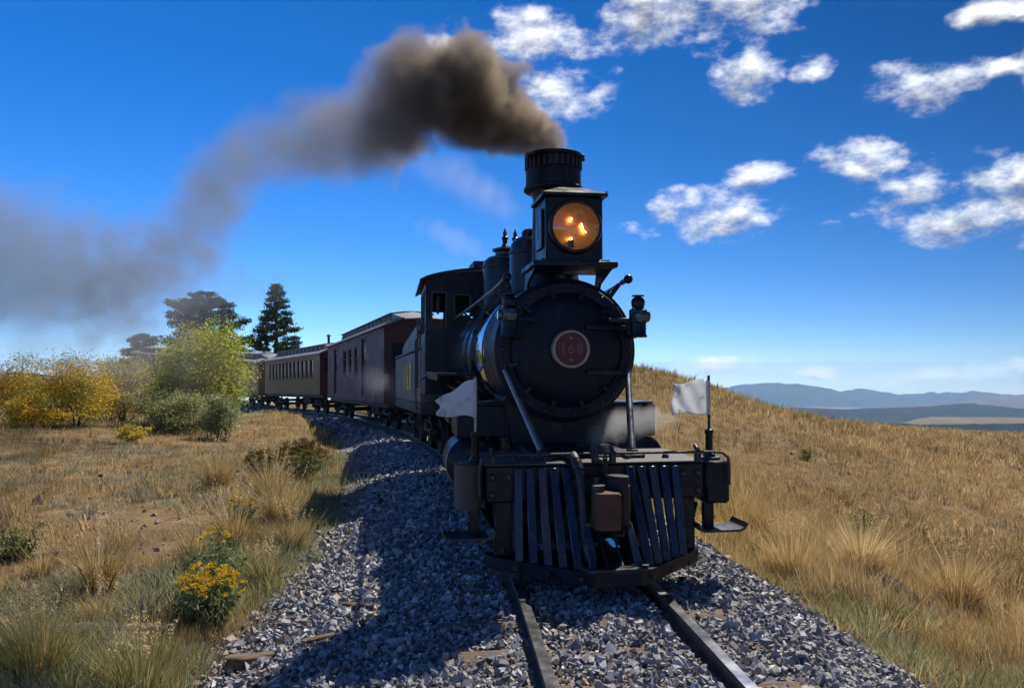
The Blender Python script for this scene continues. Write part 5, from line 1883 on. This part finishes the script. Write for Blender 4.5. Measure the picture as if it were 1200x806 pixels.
G1 = np.array([(0.33, 0.27, 0.10), (0.20, 0.20, 0.085)])
G2 = np.array([(0.42, 0.31, 0.13), (0.30, 0.25, 0.10)])
for lab, x, y, h, w, nb, pal in (
        ("big straw bunchgrass tuft with seed stalks before the half-buried plank", -2.72, 4.45, .46, .30, 420, G1),
        ("wide green-based bunchgrass tuft at the end of the half-buried plank", -2.08, 4.35, .36, .34, 460, G1),
        ("straw bunchgrass tuft behind the half-buried plank", -3.3, 6.2, .48, .20, 220, G2),
        ("short straw bunchgrass tuft on the bare soil by the grey twiggy shrub", -2.95, 5.55, .26, .16, 150, G2),
        ("thin straw bunchgrass tuft alone on the bare meadow", -3.75, 7.4, .34, .18, 170, G2),
        ("pale straw bunchgrass tuft between the flowering rabbitbrush and the ballast", -2.75, 7.6, .46, .24, 260, G2),
        ("tallest straw bunchgrass tuft next to the small yellow rabbitbrush", -2.65, 8.9, .56, .26, 300, G2),
        ("straw bunchgrass tuft at the foot of the domed rabbitbrush", -3.2, 10.2, .55, .30, 300, G2),
        ("loose straw bunchgrass tuft leaning beside the domed rabbitbrush", -4.2, 11.0, .60, .34, 320, G2),
        ("pale bunchgrass tuft on the bare soil beside the lone green rabbitbrush", -4.0, 6.6, .28, .16, 140, G2),
        ("small straw bunchgrass tuft in front of the half-buried plank's outer end", -3.05, 4.95, .30, .18, 170, G1),
        ("straw bunchgrass tuft right against the taller sparse rabbitbrush", -2.75, 6.75, .40, .20, 220, G2),
        ("greenish bunchgrass tuft rooted in the ballast edge past the flowering rabbitbrush", -2.15, 6.7, .30, .22, 220, G1),
        ("straw bunchgrass tuft further along the ballast edge by the board scrap", -2.25, 7.9, .38, .2, 220, G2),
        ("dense golden bunchgrass clump by the hillside end of the pilot beam", 2.85, 7.9, .56, .30, 360, STRAW[[0, 2]]),
        ("golden bunchgrass clump above the charred stump", 3.6, 8.0, .60, .34, 380, STRAW[[2, 0]]),
        ("golden bunchgrass clump beside the charred stump", 4.2, 7.3, .55, .34, 360, STRAW[[0, 1]]),
        ("feathery golden bunchgrass downhill of the charred stump", 4.3, 6.0, .52, .36, 360, STRAW[[2, 1]])):
    bunchgrass(lab, x, y, h * 1.15, w * 1.15, int(nb * 1.2), pal * 1.15)

# grey twiggy shrub
z = gz(-2.55, 5.35)
tw = thing("dead_shrub", "bare grey twiggy shrub beside the flowering rabbitbrush", "shrub", (-2.62, 5.5, z - .02))
for i in range(46):
    a, e = rng.uniform(0, 6.28), rng.uniform(.25, 1.3)
    l_ = rng.uniform(.18, .38)
    d_ = np.array([math.cos(a) * math.cos(e), math.sin(a) * math.cos(e), math.sin(e)])
    p1 = d_ * l_ * .5 + rng.normal(0, .01, 3)
    p2 = d_ * l_ + rng.normal(0, .025, 3)
    MB().tube([(0, 0, 0), tuple(p1), tuple(p2)], [.004, .003, .0015], 4).obj("twig", M_twig, tw, None)

# timber lying about
def timber(name, label, x, y, l_, w, h, rz, tilt, mat, zoff=0.0):
    mb = MB()
    r = random.Random(int(x * 100 + y * 10))
    n = 7
    vs, fs = [], []
    prof = [(-.5, -.5), (.5, -.5), (.52, .35), (.3, .5), (-.35, .48), (-.5, .3)]
    for i in range(n):
        xx = (i / (n - 1) - .5) * l_ + (r.uniform(-.03, .03) if i in (0, n - 1) else 0)
        for (a, b) in prof:
            vs.append((xx + (r.uniform(-.04, .04) if i in (0, n - 1) else 0), a * w * r.uniform(.85, 1.05), b * h * r.uniform(.8, 1.1)))
    for i in range(n - 1):
        for k in range(6):
            fs.append((i * 6 + k, i * 6 + (k + 1) % 6, (i + 1) * 6 + (k + 1) % 6, (i + 1) * 6 + k))
    fs += [tuple(range(6)), tuple(range((n - 1) * 6, n * 6))]
    o = mb.add(vs, fs).obj(name, mat, None, 30)
    s_, d_ = to_track(x, y)
    zz = max(gz(x, y), float(ballast_z(s_, d_)) if abs(float(d_)) < 2.3 else -9)
    o.location = (x, y, zz + h * .3 + zoff)
    o.rotation_euler = (0, tilt, rz)
    return tag(o, label, "wood")


M_char = wood_mat("charred_wood", (0.018, 0.014, 0.013), (0.10, 0.06, 0.04), (0.006, 0.005, 0.005))
timber("weathered_plank", "long grey half-buried plank behind the bunchgrass tufts", -2.75, 5.25, .85, .12, .08, R_(6), .02, M_log)
timber("wood_chunk", "short broken brown sleeper chunk at the ballast edge", -1.62, 4.78, .24, .10, .07, R_(30), .1, M_tie)
timber("wood_scrap", "thin flat board scrap at the ballast edge further along", -2.0, 7.4, .30, .09, .03, R_(20), .05, M_log)
timber("wood_scrap", "dark splinter of wood lying out on the ballast shoulder", -1.2, 5.0, .30, .05, .025, R_(35), .0, M_tie)
timber("wood_scrap", "dark curved splinter of wood on the ballast near the other splinter", -1.05, 5.55, .26, .05, .025, R_(-12), .0, M_tie)
timber("charred_stump", "dark charred stump in the golden grass below the hillside", 3.62, 7.25, .30, .18, .16, R_(-40), .45, M_char, .02)
timber("fallen_branch", "thin dark branch lying on the bare meadow", -4.6, 7.0, .8, .05, .05, R_(14), -.05, M_char)
# ------------------------------------------------------------------ smoke, steam and the air
def at(px, py, depth):
    """a point in the place, seen at this bearing and height, so many metres away"""
    return Vector(((px - 600) / 900 * depth, depth, CAM_H + (428 - py) / 900 * depth))


def puff_volume(name, puffs, color, dens, nscale, warp, label, erode=.55, aniso=.1, step=1.0, core=.15, fade=None):
    """soft billows: density falls off from puff centres (x, y, z, radius, weight), torn by noise; the hull is a mesh of lumps round them"""
    pts = [(at(a, b, c), r * c / 900, w) for (a, b, c, r, w) in puffs]
    org = sum((p for p, _, _ in pts), Vector()) / len(pts)
    m, nt, out = material(name)
    g = N(nt, "ShaderNodeTexCoord").outputs["Object"]
    nz = N(nt, "ShaderNodeTexNoise")
    nz.inputs["Scale"].default_value = nscale
    nz.inputs["Detail"].default_value = 6
    nz.inputs["Roughness"].default_value = .6
    L(nt, g, nz.inputs["Vector"])
    off = vmath(nt, "SUBTRACT", nz.outputs["Color"], (.5, .5, .5)).outputs[0]
    sc_ = vmath(nt, "MULTIPLY", off, (warp, warp, warp)).outputs[0]
    q = vmath(nt, "ADD", g, sc_).outputs[0]
    acc = None
    for (c, r, w) in pts:
        dd_ = vmath(nt, "DISTANCE", q, tuple(c - org)).outputs["Value"]
        f = mrange(nt, dd_, r * core, r, w, 0.0, True)
        acc = f if acc is None else fmath(nt, "MAXIMUM", acc, f)
    nn_ = mrange(nt, nz.outputs[0], .30, .68, 0, erode)
    d = fmath(nt, "MULTIPLY", fmath(nt, "SUBTRACT", acc, nn_), 1.6, clamp=True)
    if fade:        # thins out downwind: (x from, x to, share left)
        gx = N(nt, "ShaderNodeSeparateXYZ")
        L(nt, N(nt, "ShaderNodeNewGeometry").outputs["Position"], gx.inputs[0])
        d = fmath(nt, "MULTIPLY", d, mrange(nt, gx.outputs[0], fade[1], fade[0], fade[2], 1.0, True))
    d = fmath(nt, "MULTIPLY", d, dens)
    v = N(nt, "ShaderNodeVolumePrincipled")
    v.inputs["Color"].default_value = (*color, 1)
    v.inputs["Anisotropy"].default_value = aniso
    L(nt, d, v.inputs["Density"])
    L(nt, v.outputs[0], out.inputs["Volume"])
    m.cycles.volume_step_rate = step
    # hull: swept tube just outside the puffs
    R = [r * 1.12 + warp * .35 for _, r, _ in pts]
    path = [p - org for p, _, _ in pts]
    P, RR = [], []
    d0 = (path[0] - path[1]).normalized()
    d1 = (path[-1] - path[-2]).normalized()
    for k in (1.0, .8, .45):
        P.append(path[0] + d0 * R[0] * k)
        RR.append(R[0] * math.sqrt(max(.02, 1 - k * k)))
    for i in range(len(path)):
        P.append(path[i])
        RR.append(R[i])
    for k in (.45, .8, 1.0):
        P.append(path[-1] + d1 * R[-1] * k)
        RR.append(R[-1] * math.sqrt(max(.02, 1 - k * k)))
    o = MB().tube(P, RR, 14).obj(name, m, None, None)
    o.location = org
    return tag(o, label, "smoke" if "smoke" in name else "steam", kind="stuff")


DK = (.38, .32, .26)
puff_volume("smoke_plume", [(650, 172, 7.45, 24, 1.0), (634, 160, 7.35, 34, 1.0), (608, 144, 7.05, 48, 1.0), (578, 126, 6.75, 66, 1.0), (545, 110, 6.45, 80, 1.0), (510, 98, 6.3, 86, .95),
             (482, 102, 6.3, 80, .95), (458, 128, 6.35, 80, .9), (430, 150, 6.5, 78, .85), (398, 162, 6.7, 72, .8), (365, 166, 7.0, 64, .7)],
            DK, 10.0, 3.0, .6, "dense dark grey-brown smoke billowing from the engine's stack", .62, core=.5, step=.5, aniso=.3, fade=(-.35, -1.55, .10))
puff_volume("smoke_trail", [(450, 145, 6.5, 78, .8), (425, 155, 6.6, 78, .8), (390, 165, 6.9, 76, .85), (345, 162, 7.4, 72, .9), (300, 176, 8.1, 72, .9), (262, 205, 9.4, 72, 1.0), (242, 240, 11.0, 72, .75), (215, 280, 13, 95, .5), (165, 310, 15.5, 105, .45), (110, 325, 17.5, 110, .4)],
            (.34, .36, .41), 1.7, 2.0, .8, "thinner blue-grey smoke drifting back from the dark plume", .45)
puff_volume("smoke_drift", [(310, 335, 17, 75, .5), (240, 330, 17, 110, .8), (170, 345, 18, 135, .9), (100, 345, 19, 160, 1.0), (30, 325, 20, 180, 1.1), (-40, 300, 21, 160, 1.3), (-110, 280, 22, 160, 1.2)],
            (.36, .39, .46), .34, 1.1, 1.8, "wide veil of drifting smoke low over the autumn shrubs", .8)
puff_volume("smoke_haze", [(290, 440, 20, 60, .6), (230, 425, 20.5, 75, .9), (160, 430, 21.5, 85, 1.0), (90, 425, 22.5, 85, .8)],
            (.55, .54, .52), .11, .6, 1.2, "thin smoke hanging among the willow and olive shrubs", .5)
WH = (.92, .92, .94)
puff_volume("steam_wisp", [(597, 262, 10.4, 14, .7), (592, 245, 10.5, 24, 1.0), (578, 232, 10.7, 32, 1.0), (560, 220, 11, 38, .9), (538, 207, 11.4, 42, .8), (512, 197, 11.8, 40, .6), (490, 192, 12.2, 34, .45)], WH, .42, 1.7, .5,
            "faint white steam wisp rising from the safety valves under the smoke", .38)
puff_volume("steam_wisp", [(562, 298, 11.9, 12, .7), (550, 290, 12.0, 20, 1.0), (534, 281, 12.3, 26, 1.0), (515, 272, 12.6, 26, .8), (495, 263, 13, 24, .5), (478, 256, 13.3, 20, .35)], WH, .45, 1.7, .45,
            "small white steam wisp trailing off the cab roof ventilator", .38)
puff_volume("steam_leak", [(785, 492, 7.3, 18, .5), (765, 491, 7.2, 26, .9), (745, 493, 7.1, 30, 1.0), (722, 500, 7.0, 30, 1.0), (700, 510, 6.9, 24, .7), (682, 520, 6.85, 16, .4)], (.85, .85, .86), 3.2, 3.0, .18,
            "white steam leaking across the cylinder under the smokebox", .45)
puff_volume("steam_leak", [(512, 474, 11.5, 14, .6), (500, 471, 12.3, 20, .9), (487, 466, 13.6, 24, 1.0), (472, 459, 15.4, 28, 1.0), (456, 452, 17.6, 32, 1.0), (440, 447, 19.6, 34, .9), (424, 442, 21.4, 34, .7), (408, 438, 22.5, 28, .4)], (.85, .85, .88), .15, 1.3, .9,
            "thin steam drifting along the tender and the baggage car's end", .45)

# the air of the valley: one even, pale, closed box
m, nt, out = material("valley_air")
v = N(nt, "ShaderNodeVolumePrincipled")
v.inputs["Color"].default_value = (.44, .68, 1.0, 1)
v.inputs["Anisotropy"].default_value = .5
v.inputs["Density"].default_value = 7.5e-5
L(nt, v.outputs[0], out.inputs["Volume"])
m.cycles.homogeneous_volume = True
o = MB().box((0, 0, -315), (21800, 21800, 690), 0).obj("haze", m, None, None)
tag(o, "thin bluish haze filling the valley air", "haze", kind="stuff")
